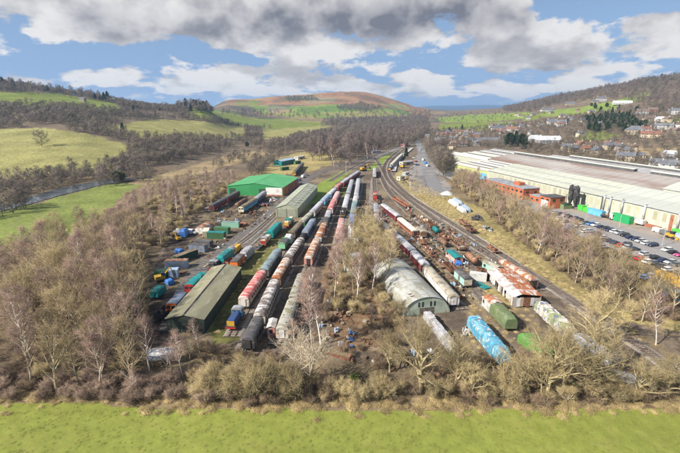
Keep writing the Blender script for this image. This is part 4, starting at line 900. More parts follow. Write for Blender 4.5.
# left yard
railcar((188.6, 284.5), (196.5, 276), 'green', 't_teal', 'red', 'red-fronted railcar with two dark windows under a teal cover', zr=3.7)
tarped((195.5, 278), (203.5, 270.5), 't_teal', 'load under a teal tarpaulin behind the red-fronted railcar', seed=41, nm='sheeted_wagon')
railcar((170.5, 303.5), (182, 291.5), 'red', 'r_navy', 'orange', 'red coach with slate roof and orange-edged end left of the long shed', zr=3.7)
wagon((158, 314), (168.5, 305), 'black', 'dark open wagon at the near left beside the red coach', zr=2.2, load=('black',), n=4)
loco((210.5, 262.5), (218.5, 256.5), 'dkgrey', 'dark locomotive with red buffer beam at the head of the teal sheeted wagon', nose='black', zr=3.2)
tarped((219.5, 256), (230, 247.5), 't_teal', 'wagon under a bright teal tarpaulin beside the muddy road', seed=42, nm='sheeted_wagon')
loco((229.5, 248), (239, 240.5), 'yellow', 'yellow and grey locomotive behind the teal sheeted wagon', cabc='yellow', nose='yellow', cab_at=.15, zr=3.9)
van((233.5, 261), (241, 253.5), 'orange', 'r_dk', 'dark-roofed orange wagon beyond the far end of the long shed', zr=3.5)
tarped((242.5, 252), (250.5, 244.5), 't_grey', 'grey sheeted wagon behind the orange wagon', seed=43, nm='sheeted_wagon', zr=3.6)
wagon((224, 266), (233, 258), 'terracotta', 'low terracotta wagon against the far end of the long shed', load=('terracotta',), n=4, zr=2.0)
loco((262.5, 238.5), (268.5, 232), 'cream', 'small cream locomotive with bright red front on the muddy siding', cabc='terracotta', nose='red', zr=3.6, cab_at=.3)
tarped((269.5, 230.5), (279, 221), 't_teal', 'engine under a teal tarpaulin in front of the cream shed', seed=44, nm='sheeted_engine', zr=3.8)
wagon((255.5, 246), (262, 240), 'dkgrey', 'low wagon carrying a teal sheet in front of the cream locomotive', sides=False, load=('t_teal', 'old_timber'), n=5)
loco((286, 220.5), (291.5, 214.5), 'cream', 'cream and yellow locomotive outside the cream shed doors', cabc='cream', nose='yellow', roof='t_teal', zr=3.6)
coach((211, 204.5), (224.5, 197.5), 'maroon', 'r_dk', 'nearest maroon coach standing before the green warehouse')
coach((225.5, 197), (237.8, 190.5), 'maroon', 'r_dk', 'farther maroon coach leading up to the green warehouse')
railcar((240.8, 206.5), (255, 197.8), 'skyblue', 'r_brown', 'cream', 'blue diesel unit with cream front and rusty roof before the green warehouse', zr=3.9)
coach((255.8, 197.3), (264.3, 190.6), 'dkblue', 'r_grey', 'dark blue coach reaching the green warehouse doors')
tank((236.5, 203), (246, 197.5), 'ltrust', 'rusty boiler barrel between the maroon coaches and the blue unit', zr=2.6, r=1.1)
railcar((294, 171.5), (302.5, 162.5), 'black', 'r_dk', 'yellow', 'black diesel unit with yellow front far up the left side of the yard', zr=3.9)
coach((391.5, 163.5), (402, 153.5), 'cream', 'r_white', 'white-roofed coach of the train standing at the far platform')
loco((389.5, 167), (392, 164), 'dkblue', 'locomotive of the train at the far platform', nose='yellow')
# the tracks under the rows
track([(232, 337), (248, 308), (268, 277), (283, 253), (297, 233), (313, 217), (328, 200), (343, 185), (361, 173)], 'siding track of the red-roofed coach running up past the cream shed', step=.8)
track([(242, 352), (256, 330), (275, 292), (295, 256), (314, 226), (322, 213)], 'siding track under the second long row of coaches', step=.8)
track([(277, 345), (287, 322), (303, 283), (316, 250), (330, 217), (339, 197)], 'siding track under the third row of coaches', step=.8)
track([(338, 245), (342, 222), (347, 203), (353, 184), (360, 172)], 'siding track under the fourth row of coaches', step=1.0)
track([(350, 240), (353, 220), (357, 198), (361, 180)], 'siding track under the fifth row of coaches', step=1.0)
track([(462, 310), (440, 286), (420, 263), (398, 240), (384, 226)], 'siding track under the maroon coaches', step=.8)
track([(490, 308), (470, 285), (445, 264), (425, 246), (405, 226), (388, 211), (376, 197), (374, 178)], 'siding track under the terracotta coach and scrap wagons', step=.8)
track([(208, 268), (228, 252), (248, 238), (268, 221), (283, 207)], 'muddy siding track in the left yard', step=.8)
track([(235, 266), (250, 250), (265, 236), (280, 222)], 'second muddy siding track in the left yard', step=.8)
track([(205, 211), (226, 200), (245, 190)], 'track of the maroon coaches leading into the green warehouse', step=1)
track([(236, 212), (258, 200), (272, 190)], 'track of the blue unit leading into the green warehouse', step=1)
# ---------------------------------------------------------------- sheds and warehouses
def quad_wall(mb, a, b, z0, z1, th=.15, mi=0): 
    d = math.atan2(b[1] - a[1], b[0] - a[0]); mb.obox(((a[0] + b[0]) / 2, (a[1] + b[1]) / 2), d, math.hypot(b[0] - a[0], b[1] - a[1]), th, z0, z1, mi)
def gable_shed(name, label, cat, o, rz, L, wd, eave, ridge, wall, roof, end=None, ridge_at=.5, over=.25, ribs=None, cap=None):
    """long axis local x from the front gable (x=0); walls, two roof slopes, ridge cap, sheeting ribs"""
    t = thing(name, label, cat, (o[0], o[1], 0), rz); yr = wd * ridge_at; end = end or wall
    MB().box(0, L, 0, .15, 0, eave).build('side_wall', wall, t); MB().box(0, L, wd - .15, wd, 0, eave).build('side_wall', wall, t)
    g = [(.15, 0), (wd - .15, 0), (wd - .15, eave), (yr, ridge - .05), (.15, eave)]
    MB().prof(g, 0.0, .15).build('gable_wall', end, t); MB().prof(g, L - .15, L).build('gable_wall', end, t)
    dz1 = (ridge - eave) / yr * over; dz2 = (ridge - eave) / (wd - yr) * over
    s1 = MB().prof([(-over, eave - dz1), (yr, ridge), (yr, ridge + .1), (-over, eave - dz1 + .1)], -over, L + over).build('roof_slope', roof, t)
    s2 = MB().prof([(yr, ridge), (wd + over, eave - dz2), (wd + over, eave - dz2 + .1), (yr, ridge + .1)], -over, L + over).build('roof_slope', roof, t)
    if ribs:
        r1 = MB().prof([(-over, eave - dz1 + .1), (yr, ridge + .1), (yr, ridge + .17), (-over, eave - dz1 + .17)], -.05, .05).mesh('roof_rib')
        r2 = MB().prof([(yr, ridge + .1), (wd + over, eave - dz2 + .1), (wd + over, eave - dz2 + .17), (yr, ridge + .17)], -.05, .05).mesh('roof_rib')
        n = int(L / ribs)
        for k in range(n + 1):
            ob('roof_rib', r1, s1, (L * k / n, 0, 0), mat=roof); ob('roof_rib', r2, s2, (L * k / n, 0, 0), mat=roof)
    MB().prof([(yr - .3, ridge + .04), (yr, ridge + .2), (yr + .3, ridge + .04)], -over - .02, L + over + .02).build('ridge_cap', cap or roof, t)
    return t
def frame(a, b):                                            # origin and angle so that local x runs a -> b
    return (a[0], a[1]), math.atan2(b[1] - a[1], b[0] - a[0])
# long low shed covered in tarred sheeting, near left
FELT = wm('olive_felt_sheeting', (.25, .235, .155), (.19, .18, .115), .45, .18, (.31, .29, .21), .22, rough=.85, fine=.15, stretch=(.5, 2.2, 1), vary=0); DKW = wm('dark_green_sheeting', (.022, .034, .028), (.035, .045, .035), .4, .4, rough=.7)
a = G(184.5, 316.5, 4.3); b = G(226.5, 265.5, 4.3); o_, rz_ = frame(a, b); L_ = math.dist(a[:2], b[:2]); ca, sa = math.cos(rz_), math.sin(rz_)
gable_shed('long_shed', 'long low shed with olive felt roof and dark green walls at the near left', 'shed', (o_[0] + sa * 4.4, o_[1] - ca * 4.4), rz_, L_, 8.8, 3.7, 4.7, DKW, FELT, ridge_at=.52, ribs=5.0, cap=CM['black'])
# cream shed with roller doors
CSH = wm('pale_green_cladding', (.33, .345, .25), (.27, .285, .21), .4, .2, rough=.6, vary=0, stretch=(4, 4, .3)); CSR = wm('pale_green_roof', (.33, .345, .26), (.27, .28, .215), .4, .12, rough=.65, vary=0, stretch=(2, .4, 1))
a = G(276.7, 216); b = G(297.5, 217.7); c = G(317.6, 193.5); rz_ = math.atan2(c[1] - b[1], c[0] - b[0]); wd_ = 10.6
t = gable_shed('cream_shed', 'long pale green shed with two roller doors in its gable end', 'shed', (b[0] - math.sin(rz_) * 0, b[1]), rz_, math.dist(b[:2], c[:2]), wd_, 4.6, 6.4, CSH, CSR, ribs=3.6)
for y0 in (.7, 5.5): MB().box(-.06, -.01, y0, y0 + 4.3, .1, 4.0).build('roller_door', wm('roller_door_grey', (.25, .26, .20), (.21, .22, .17), .4, .3, rough=.6, stretch=(1, 1, 8)), t)
for y0 in (.55, 5.15, 9.95): MB().box(-.1, -.065, y0, y0 + .12, 0, 4.2).build('door_post', CM['dkgreen'], t)
pst = MB().box(-.12, .12, -.06, .0, 0, 4.5).mesh('wall_rib', CSH)
for k in range(14): ob('wall_rib', pst, t, (2 + k * 4.2, -.01, 0))
for k in range(10): 
    for yy, sg in ((2.6, 1), (8.0, 1)): 
        MB().obox((4 + k * 5.6, yy), 0, 1.2, 2.0, 0, .04).build('rooflight', wm('rooflight_plastic', (.42, .43, .36), (.36, .36, .3), .4, .5, rough=.4), t).location = (0, 0, 4.6 + (1.8 * (yy / 5.3 if yy < 5.3 else (10.6 - yy) / 5.3)) + .16)
# green warehouse
GWR = wm('bright_green_roof', (.075, .30, .115), (.10, .335, .145), .4, .1, rough=.6, vary=0, fine=.1); GWW = wm('bright_green_wall', (.03, .22, .07), (.04, .25, .085), .4, .15, rough=.6, vary=0, fine=.12)
BRK = wm('red_brickwork', (.36, .155, .085), (.27, .11, .065), .45, .5, (.42, .21, .13), .25, rough=.9, fine=.2); WREN = wm('stained_white_render', (.60, .58, .55), (.45, .41, .37), .35, .25, rough=.9)
a = G(231, 192.5); b = G(283, 196.5); c = G(297, 186.5); rz_ = math.atan2(c[1] - b[1], c[0] - b[0]); wd_ = math.dist(a[:2], b[:2]) * .96; L_ = math.dist(b[:2], c[:2]) * 1.15
t = gable_shed('green_warehouse', 'bright green warehouse with low-pitched green roof, white panel and brick side', 'warehouse', b[:2], rz_, L_, wd_, 5.3, 7.6, BRK, GWR, end=GWW, ridge_at=.5, ribs=4.2)
MB().box(-.06, -.005, .5, wd_ * .30, .9, 5.2).build('white_panel', WREN, t); MB().box(-.07, -.005, .5, wd_ * .30, 0, .88).build('brick_plinth', BRK, t)
for y0, w0, h0 in ((wd_ * .31, 4.0, 4.2), (wd_ * .84, 4.2, 4.2)): MB().box(-.05, -.005, y0, y0 + w0, 0, h0).build('dark_doorway', CM['dkgreen'], t)
for k in range(4): MB().box(5 + k * 8, 6.4 + k * 8, -.05, -.005, .3, 4.6).build('brick_buttress', CM['brown'], t)
# arched corrugated shed
ARW = wm('pale_corrugated_sheet', (.37, .375, .35), (.26, .255, .21), .45, .35, (.24, .17, .12), .16, rough=.65, stretch=(.5, 1.5, 1), vary=0); AGB = wm('pale_mint_boarding', (.38, .43, .35), (.29, .34, .26), .4, .4, (.30, .25, .18), .15, rough=.8)
nl, nrr = G(404, 318), G(448.5, 311.5); a = ((nl[0] + nrr[0]) / 2, (nl[1] + nrr[1]) / 2); rad = math.dist(nl[:2], nrr[:2]) / 2; f_ = G(391, 259.5, 4.4); rz_ = math.atan2(f_[1] - a[1], f_[0] - a[0]); L_ = math.dist(f_[:2], a); hz = 4.9
t = thing('arched_shed', 'large arched corrugated shed with pale mint boarded end wall', 'shed', (*a, 0), rz_); n = 25
cor = []; nst = int(L_ / .55)
for k in range(nst + 1):
    e = .06 * (k % 2); cor.append([(L_ * k / nst, (rad + e) * math.cos(math.pi * i / n), (hz + e) * math.sin(math.pi * i / n) ** .9) for i in range(n + 1)])
mb = MB(); m = n + 1
for r in cor: mb.v += r
for k in range(nst):
    for i in range(n): mb.f.append((k * m + i, k * m + i + 1, (k + 1) * m + i + 1, (k + 1) * m + i)); mb.m.append(0)
mb.build('corrugated_roof', ARW, t)
ew = [(rad * .985 * math.cos(math.pi * i / n), hz * .985 * math.sin(math.pi * i / n) ** .9) for i in range(n + 1)]
for x0 in (.25, L_ - .35): w_ = MB().prof(ew, x0, x0 + .1).build('end_wall', AGB, t); 
for yy in (-2.1, -1.1, 1.1, 2.1): MB().box(.20, .26, yy - .22, yy + .22, 2.2, 3.5).build('window', GL, t)
MB().box(.17, .24, -1.9, 1.9, 0, .9 if False else 1.9).build('door', GRIMY, t)
for k in range(9): MB().loft([[(L_ * (k + .5) / 9 + dx, (rad + .1) * math.cos(math.pi * i / n), (hz + .1) * math.sin(math.pi * i / n) ** .9) for i in range(n + 1)] for dx in (-.07, .07)]).build('arch_rib', CM['r_tan'], t)
for dx in (2.2, 3.5): MB().obox((dx, 2.6), math.pi / 2, 2.6, .28, 4.45, 4.5).build('rooflight_slot', RUSTM, t)
# rusty-roofed shed
RSR = wm('rust_streaked_roof', (.36, .125, .05), (.50, .46, .43), .42, .35, (.24, .085, .04), .3, rough=.9, stretch=(.5, 2.0, 1), vary=0); RSL = wm('whitish_roof_sheets', (.47, .46, .45), (.33, .30, .28), .4, .4, (.38, .17, .09), .16, rough=.8, stretch=(.6, 2, 1), vary=0)
a = G(513, 297, 3.0); b = G(487.5, 270, 3.0); rz_ = math.atan2(b[1] - a[1], b[0] - a[0]); L_ = math.dist(a[:2], b[:2]); wd_ = 7.6
t = thing('rusty_shed', 'open-fronted shed with rust-streaked corrugated roof and white lower sheets', 'shed', (a[0], a[1], 0), rz_)
RR = random.Random(4); ns_ = int(L_ / 1.1)
for k in range(ns_):
    x0 = L_ * k / ns_; x1 = L_ * (k + 1) / ns_ + .06; dz = RR.uniform(-.03, .03)
    MB().prof([(-wd_ + RR.uniform(-.15, .1), 3.3 + dz), (-2.2, 3.75 + dz), (-2.2, 3.80 + dz), (-wd_, 3.36 + dz)], x0, x1).build('roof_sheet', RSR, t)
    MB().prof([(-2.3, 3.72 + dz), (RR.uniform(.0, .35), 2.75 + dz), (.1, 2.8 + dz), (-2.3, 3.83 + dz)], x0, x1).build('roof_sheet', RSL, t)
    if RR.random() < .6: MB().box(x0, x0 + .9, -.05, .02, .3 + RR.uniform(0, .9), 2.7).build('wall_sheet', RR.choice([CM['white'], CM['greycream'], CM['t_white']]), t)
MB().box(0, L_, -wd_ + .1, -wd_ + .25, 0, 3.25).build('back_wall', RUSTL, t); [MB().box(-.05 - .02 * (k % 2), .1, -wd_ + .2 + k * .9, -wd_ + 1.12 + k * .9, RR.uniform(0, .5), 3.0 + RR.uniform(-.5, .2)).build('wall_sheet', RR.choice([CM['white'], CM['greycream'], CM['rust'], CM['r_tan'], CM['t_grey']]), t) for k in range(8)]
for k in range(6): MB().cyl((L_ * k / 5, -.15, 0), (L_ * k / 5, -.15, 2.8), .09, n=6).build('post', TIMB, t)
# small huts
def hut(label, p0, p1, wd, h, wall, roof, zr=None, name='hut', end=None, cat='hut', pitch=.35):
    cx, cy, rz, L = place(p0, p1, h + pitch); t = thing(name, label, cat, (cx, cy, 0), rz); hw = wd / 2; k = L / 2
    MB().box(-k, k, -hw, hw, 0, h).build('walls', CM[wall], t)
    MB().prof([(-hw - .2, h - .04), (0, h + pitch), (hw + .2, h - .04), (hw + .2, h + .06), (0, h + pitch + .1), (-hw - .2, h + .06)], -k - .2, k + .2).build('roof', CM[roof], t)
    MB().box(-k * .3, k * .3, -hw - .03, -hw - .005, .1, min(2, h - .3)).build('door', GRIMY, t); MB().box(-k - .03, -k - .005, -hw * .4, hw * .4, 1.1, min(2.1, h - .2)).build('window', GL, t)
    for s in (-1, 1):
        if L > 4: MB().box(k * .45, k * .8, s * (hw + .015) - .015, s * (hw + .015) + .015, 1.2, min(2.1, h - .2)).build('window', GL, t)
    return t
hut('mint green hut with grey roof at the far end of the rusty shed', (499, 266.5), (486, 260), 2.6, 2.6, 'mint', 'r_tan')
hut('pinkish hut under a teal roof sheet among the scrap', (459, 257), (450, 249.5), 3.0, 2.2, 'pink', 't_teal')
hut('small hut with rusty roof and white wall beside the olive sheeted wagon', (497, 302), (488.5, 295), 3.4, 2.6, 'white', 'r_rust')
hut('hut with blue roof inside the central thicket', (349, 254), (361, 253.5), 3.2, 2.6, 'mint', 'r_blue')
hut('long mossy green hut inside the central thicket', (347, 268), (364, 267.5), 3.0, 2.6, 'mint', 'r_moss')
hut('white cabin at the near end of the fifth row', (356, 238), (361, 237), 2.6, 2.4, 'white', 'r_ltgrey')
hut('teal-sided workshop beyond the green warehouse', (277.5, 160), (291, 157.5), 9, 4.0, 't_teal', 'r_blue', pitch=1.2)
hut('white cabin behind the teal workshop', (296, 156.5), (303, 155.5), 5, 2.8, 'white', 'r_ltgrey')
hut('pink-walled cottage beside the far end of the line', (402.5, 142.5), (406, 141.5), 6, 4.6, 'pink', 'r_brown', pitch=1.6)
hut('platform building with pale roof at the station', (401, 161.5), (412, 160.5), 5, 3.2, 'greycream', 'r_ltgrey')
hut('small cream signal cabin near the station sidings', (398.5, 176), (403, 175), 3, 3, 'cream', 'r_tan')
hut('white cabin by the station lot', (404, 172), (408, 171.5), 3, 2.6, 'white', 'r_ltgrey')
hut('small white-ended hut standing beside the grey mossy coach', (270.8, 326), (273, 318), 1.7, 2.6, 'pink', 'r_white')
# platform
pf = MB(); line = catmull([G(*p)[:2] for p in [(393, 172), (396, 164), (403, 156), (412, 148.5)]], 4); tag(strip_mesh(line, 4.5, .95).build('platform', CONC), 'pale curved station platform beside the white-roofed coach', 'platform')

# ---------------------------------------------------------------- containers
def container(label, p0, p1, mat, roof=None, h=2.6, wd=2.44, zr=None, L=None):
    cx, cy, rz, LL = place(p0, p1, h); L = L or LL; t = thing('shipping_container', label, 'container', (cx, cy, 0), rz, 'containers in the yard'); k = L / 2; hw = wd / 2; m = CM[mat]
    MB().box(-k + .05, k - .05, -hw + .04, hw - .04, .12, h - .05).build('walls', m, t)
    mb = MB(); n = int(L / .32)
    for i in range(n):
        x = -k + .12 + (L - .24) * (i + .5) / n
        for s in (-1, 1): mb.box(x - .07, x + .07, s * (hw - .02) - .025, s * (hw - .02) + .025, .2, h - .15)
    tag(mb.build('corrugations', m, t), kind='stuff')
    MB().box(-k, k, -hw, hw, h - .06, h).build('roof', CM[roof] if roof else m, t); MB().box(-k, k, -hw, hw, .05, .15).build('base_rail', m, t)
    for s in (-1, 1):
        d = MB().box(-k - .03, -k + .04, s * hw / 2 - hw / 2 + .06, s * hw / 2 + hw / 2 - .06, .2, h - .15).build('door', m, t)
        for q in (-.25, .25): MB().cyl((-k - .06, s * hw / 2 + q, .25), (-k - .06, s * hw / 2 + q, h - .2), .025, n=5).build('lock_bar', CM['r_grey'], d)
    return t
container('blue-grey container with rusty top at the left edge of the yard', (165.5, 260), (187.5, 259.5), 'r_blue', 'ltrust')
container('teal container with rusty roof beside the muddy road', (192, 250), (178.5, 255), 'dkgreen', 'r_brown', L=9)
container('dark container, the nearer of the pair below the cream container', (206, 245), (190, 243.5), 'r_navy', 'r_dk')
container('dark container, the farther of the pair below the cream container', (211, 241), (195, 239.5), 'dkgrey', 'r_dk')
container('cream container left of the green containers', (205, 232), (207, 227), 'cream', 'r_cream', L=6)
container('dark green container at the bend of the muddy road', (224.5, 232), (207.5, 231.5), 'green', 't_teal')
container('green container tucked behind the dark green one', (229, 227.5), (215, 226.5), 'green', 'green')
container('faded teal container nearest the scrap before the warehouse', (239, 221.5), (222, 221.5), 'mint', 'r_teal')
container('green container in the trees at the left edge', (155, 270), (167, 269.5), 'green', 'dkgreen')
container('blue container in the trees beside the green one', (168.5, 269), (178, 268.5), 'r_blue', 'r_blue')
container('white box container by the mint green van', (482, 273.5), (475, 272.5), 'white', 'white', L=5, h=2.2)
container('green container before the teal workshop', (288, 166.5), (281, 167.5), 'green', 'green')
container('green container beside the white cabin', (300, 160.5), (294.5, 161.5), 'green', 'dkgreen')
container('grey container by the far lane', (372, 151), (380, 150.5), 'r_blue', 'r_grey')
container('orange scrap skip before the warehouse', (246, 223.5), (240, 222.5), 'terracotta', 'terracotta', h=1.2)
tarped((176.5, 249.5), (181.5, 248), 't_royal', 'blue tarpaulin heap beside the teal container', zr=1.5, wd=3, seed=51, nm='sheeted_heap', base=False, z0=.05, cat='covered heap')
tarped((181.5, 230), (185.5, 227), 't_royal', 'blue sheeted load standing at the tree edge', zr=3.4, wd=2.5, seed=52, nm='sheeted_load', base=False, z0=.3)
tarped((166, 280), (172.5, 278), 't_royal', 'bright blue sheet over stores by the left trees', zr=1.6, wd=2.5, seed=53, nm='sheeted_heap', base=False, z0=.05, cat='covered heap')
tarped((152.5, 290), (161.5, 283.5), 't_teal', 'teal sheeted machine at the left tree edge', zr=3.0, wd=2.6, seed=54, nm='sheeted_machine', base=True, z0=.7)
tarped((459.5, 262.5), (456.5, 258.5), 't_royal', 'blue tarpaulin beside the teal-roofed hut', zr=1.4, wd=2.0, seed=55, nm='sheeted_heap', base=False, z0=.05, cat='covered heap')
tarped((476, 281.5), (488, 288), 't_teal', 'flat teal tarpaulin lying on the grass by the mint van', zr=.35, wd=2.4, seed=56, nm='tarpaulin_sheet', base=False, z0=.03, cat='tarpaulin', lump=.1)
for i, (q, lb) in enumerate([(((450, 198.5), (457.5, 203)), 'first white and blue sheeted boat by the station lot'), (((454, 197), (461, 201.5)), 'second white and blue sheeted boat, beside the first'), (((459, 205), (465, 209)), 'third white and blue sheeted boat, lower down the verge'), (((463.5, 203.5), (469, 208)), 'fourth white and blue sheeted boat, at the tree edge')]):
    tarped(q[0], q[1], 't_white' if i % 2 == 0 else 'r_blue', lb, zr=2.3, wd=2.2, seed=60 + i, nm='sheeted_boat', base=False, z0=.15, taper=.5)
# corrugated half-round store, tree-edge nissen
def halfround(label, p0, p1, r, mat, name='half_round_store'):
    cx, cy, rz, L = place(p0, p1, r); t = thing(name, label, 'store', (cx, cy, 0), rz); n = 14
    MB().prof([(r * math.cos(math.pi * i / n), r * math.sin(math.pi * i / n)) for i in range(n + 1)], -L / 2, L / 2).build('shell', CM[mat], t)
    MB().prof([(r * .9 * math.cos(math.pi * i / n), r * .9 * math.sin(math.pi * i / n)) for i in range(n + 1)], -L / 2 - .05, -L / 2 + .02).build('end_wall', CM['white'], t)
    for k in range(5): MB().loft([[(-L / 2 + L * (k + .5) / 5 + dx, (r + .04) * math.cos(math.pi * i / n), (r + .04) * math.sin(math.pi * i / n)) for i in range(n + 1)] for dx in (-.06, .06)]).build('rib', CM['brown'], t)
halfround('rusty half-round store at the tree edge of the left yard', (199, 227), (208, 221.5), 3.0, 'r_rust')
# white dome-shaped caravan body in the near left trees
cx, cy, rz, L = place((147, 352), (174, 349), 3.0); t = thing('caravan_shell', 'pale derelict caravan-like shell raised on legs among the near left trees', 'derelict shell', (cx, cy, 0), rz); rg = []
for x, f in [(-L / 2, .5), (-L / 2 + .4, .88), (-L / 4, 1), (L / 4, 1), (L / 2 - .4, .88), (L / 2, .5)]: rg.append([(x, 1.3 * f * math.cos(math.pi * i / 12), 1.9 + 1.6 * f * math.sin(math.pi * i / 12) ** .6) for i in range(13)])
MB().loft(rg).build('shell', CM['white'], t); MB().box(-L / 2 + .3, L / 2 - .3, -1.25, 1.25, 1.6, 1.92).build('chassis', CM['r_ltgrey'], t)
for k in range(4): MB().box(-L / 3 + k * L / 4.6 - .35, -L / 3 + k * L / 4.6 + .35, -1.36, -1.28, 2.2, 2.75).build('window', CM['r_blue'], t)
for s_ in (-1, 1):
    for q in (-.95, .95): MB().cyl((s_ * L / 3, q, 0), (s_ * L / 3, q, 1.62), .12, n=6).build('stand_leg', CM['cream'], t)
x, y, _ = G(102, 328); tag(junk_mesh(2.6, 2.0, .1, [CM['t_white'], CM['r_ltgrey']], 12, 90, 1.2).build('scrap_heap', [CM['t_white'], CM['r_ltgrey']], None, (x, y, .6)), 'white scrap heap glimpsed among the near left trees', 'scrap heap')
# ---------------------------------------------------------------- scrap heaps on the ground
HEAPS = [((477, 219), 9, 5, ('black', 't_dk', 'dkgrey'), 'black scrap and tyres heap on the verge below the trees', 60, 1.3), ((488, 229), 7, 3, ('t_dk', 'r_blue', 'white'), 'small scrap heap of dark sheets lower on the verge', 22, .7),
 ((252, 213), 9, 4, ('rust', 'ltrust', 'brown'), 'rusty scrap heap before the blue unit', 26, 1.1), ((262, 205), 9, 5, ('ltrust', 'terracotta', 't_royal', 'dkgrey'), 'scrap heap with orange and blue pieces by the warehouse', 34, 1.6),
 ((272, 200), 8, 4, ('terracotta', 'r_blue', 'white'), 'brick-red and grey scrap heap below the white warehouse panel', 26, 1.4), ((226, 211), 8, 3, ('rust', 't_teal', 'brown'), 'low scrap heap with a teal sheet beside the maroon coach', 18, .8),
 ((218, 217), 10, 4, ('brown', 'rust', 'old_timber'), 'brown scrap heap of timbers in the left yard', 26, .9), ((410, 210), 7, 3, ('ltgreen', 'white', 'red', 'skyblue'), 'coloured scrap heap of green, white and red pieces', 16, 1.1),
 ((457, 243), 9, 5, ('rust', 'brown', 'ltrust'), 'rusty scrap heap between the sidings', 34, 1.0), ((452, 232), 9, 3, ('rust', 'black', 'ltrust'), 'dark rusty scrap heap beside the running line', 26, .9), ((468, 262), 7, 4, ('brown', 'rust', 'white'), 'brown scrap heap beside the small tank wagon', 24, .9),
 ((340, 316), 9, 5, ('brown', 'old_timber', 'rust'), 'brown heap in the clearing by the thicket', 40, .4), ((352, 340), 8, 2, ('old_timber', 'greycream', 't_royal'), 'heap of pale beams and a blue scrap in the clearing', 12, .6), ((338, 288), 6, 3, ('rust', 'red', 'white'), 'red and white scrap heap under the thicket trees', 12, .7),
 ((466, 333), 3.4, 1.8, ('r_tan', 'r_white'), 'pale rubble heap beside the blue sheeted coach', 16, .5), ((487, 306), 2, 2, ('orange', 'white'), 'orange painted scrap heap by the rusty-roofed hut', 5, 1.4), ((458, 300), 7, 3, ('cream', 'brown', 'white'), 'straw-coloured scrap heap beyond the white-sided coach', 16, .6),
 ((395, 226), 6, 2, ('rust', 'white'), 'thin scrap heap between the sidings at the tank wagon', 10, .6), ((362, 231), 5, 3, ('white', 'terracotta', 'dkgrey'), 'white and brown scrap heap by the footpath', 14, 1.2), ((425, 249), 6, 2, ('brown', 'rust'), 'low scrap heap beside the maroon coach track', 14, .7), ((366, 205), 5, 2, ('rust', 'white', 'brown'), 'scrap heap at the bend of the footpath', 10, .9)]
for i, (p, L, wd, ms, lb, n, hm) in enumerate(HEAPS):
    x, y, _ = G(*p); mats = [CM[c] if c in CM else MATS[c] for c in ms]
    tag(junk_mesh(L, wd, .02, mats, n, 200 + i, hm).build('scrap_heap', mats, None, (x, y, 0), math.atan2(y, x) + RJ.uniform(-.4, .4)), lb, 'scrap heap', 'scrap heaps in the yard')
x, y, _ = G(447, 194.5); mb = MB(); rg = [[(r * math.cos(2 * math.pi * i / 14) * (1 + .1 * math.sin(i * 2.3)), r * .8 * math.sin(2 * math.pi * i / 14), z) for i in range(14)] for r, z in ((4.2, 0), (3.2, .9), (1.8, 1.7), (.3, 2.2))]; tag(mb.loft(rg).build('gravel_heap', CM['t_white'], None, (x, y, 0)), 'white gravel heap at the edge of the station lot', 'gravel heap')

# ---------------------------------------------------------------- factory
FP = (106.0, 292.0); FD = (.268, -.963); FA = math.atan2(FD[1], FD[0])
def FW(x, y): return (FP[0] + FD[0] * x - FD[1] * y, FP[1] + FD[1] * x + FD[0] * y)
fac = thing('factory', 'large pale factory of long parallel sheds on the right', 'factory', (*FP, 0), FA)
CM['emerald'] = wm('emerald_paint', (.02, .30, .10), (.03, .24, .09), .35, .5, rough=.5)
CLAD = wm('cream_cladding', (.44, .445, .365), (.385, .39, .32), .4, .06, rough=.6, vary=.03, fine=.08, stretch=(6, 6, .2)); FRW = wm('pale_green_white_roof', (.455, .465, .41), (.40, .41, .365), .45, .03, rough=.6, vary=.03, fine=.08, stretch=(.3, 3, 1))
FRW2 = wm('cream_green_roof', (.47, .475, .39), (.42, .425, .35), .45, .03, rough=.6, vary=.03, fine=.08, stretch=(.3, 3, 1)); FRB = wm('tan_brown_roof', (.315, .285, .26), (.21, .135, .105), .45, .018, (.36, .335, .31), .3, rough=.8, vary=.03, fine=.12, stretch=(.4, 1.4, 1)); FRG = wm('pale_grey_sheet_roof', (.33, .325, .325), (.26, .25, .25), .45, .03, (.20, .19, .185), .18, rough=.75, vary=.05, fine=.12, stretch=(.25, 2.5, 1))
FRP = wm('weathered_pale_roof', (.50, .47, .44), (.42, .39, .36), .45, .03, rough=.8, vary=.05, stretch=(.3, 2, 1)); YWL = wm('lime_yellow_cladding', (.42, .44, .19), (.38, .39, .18), .4, .2, rough=.6, vary=0, stretch=(5, 5, .3)); SKY = wm('skylight_plastic', (.36, .38, .33), (.30, .31, .27), .4, .5, rough=.4, vary=.05)
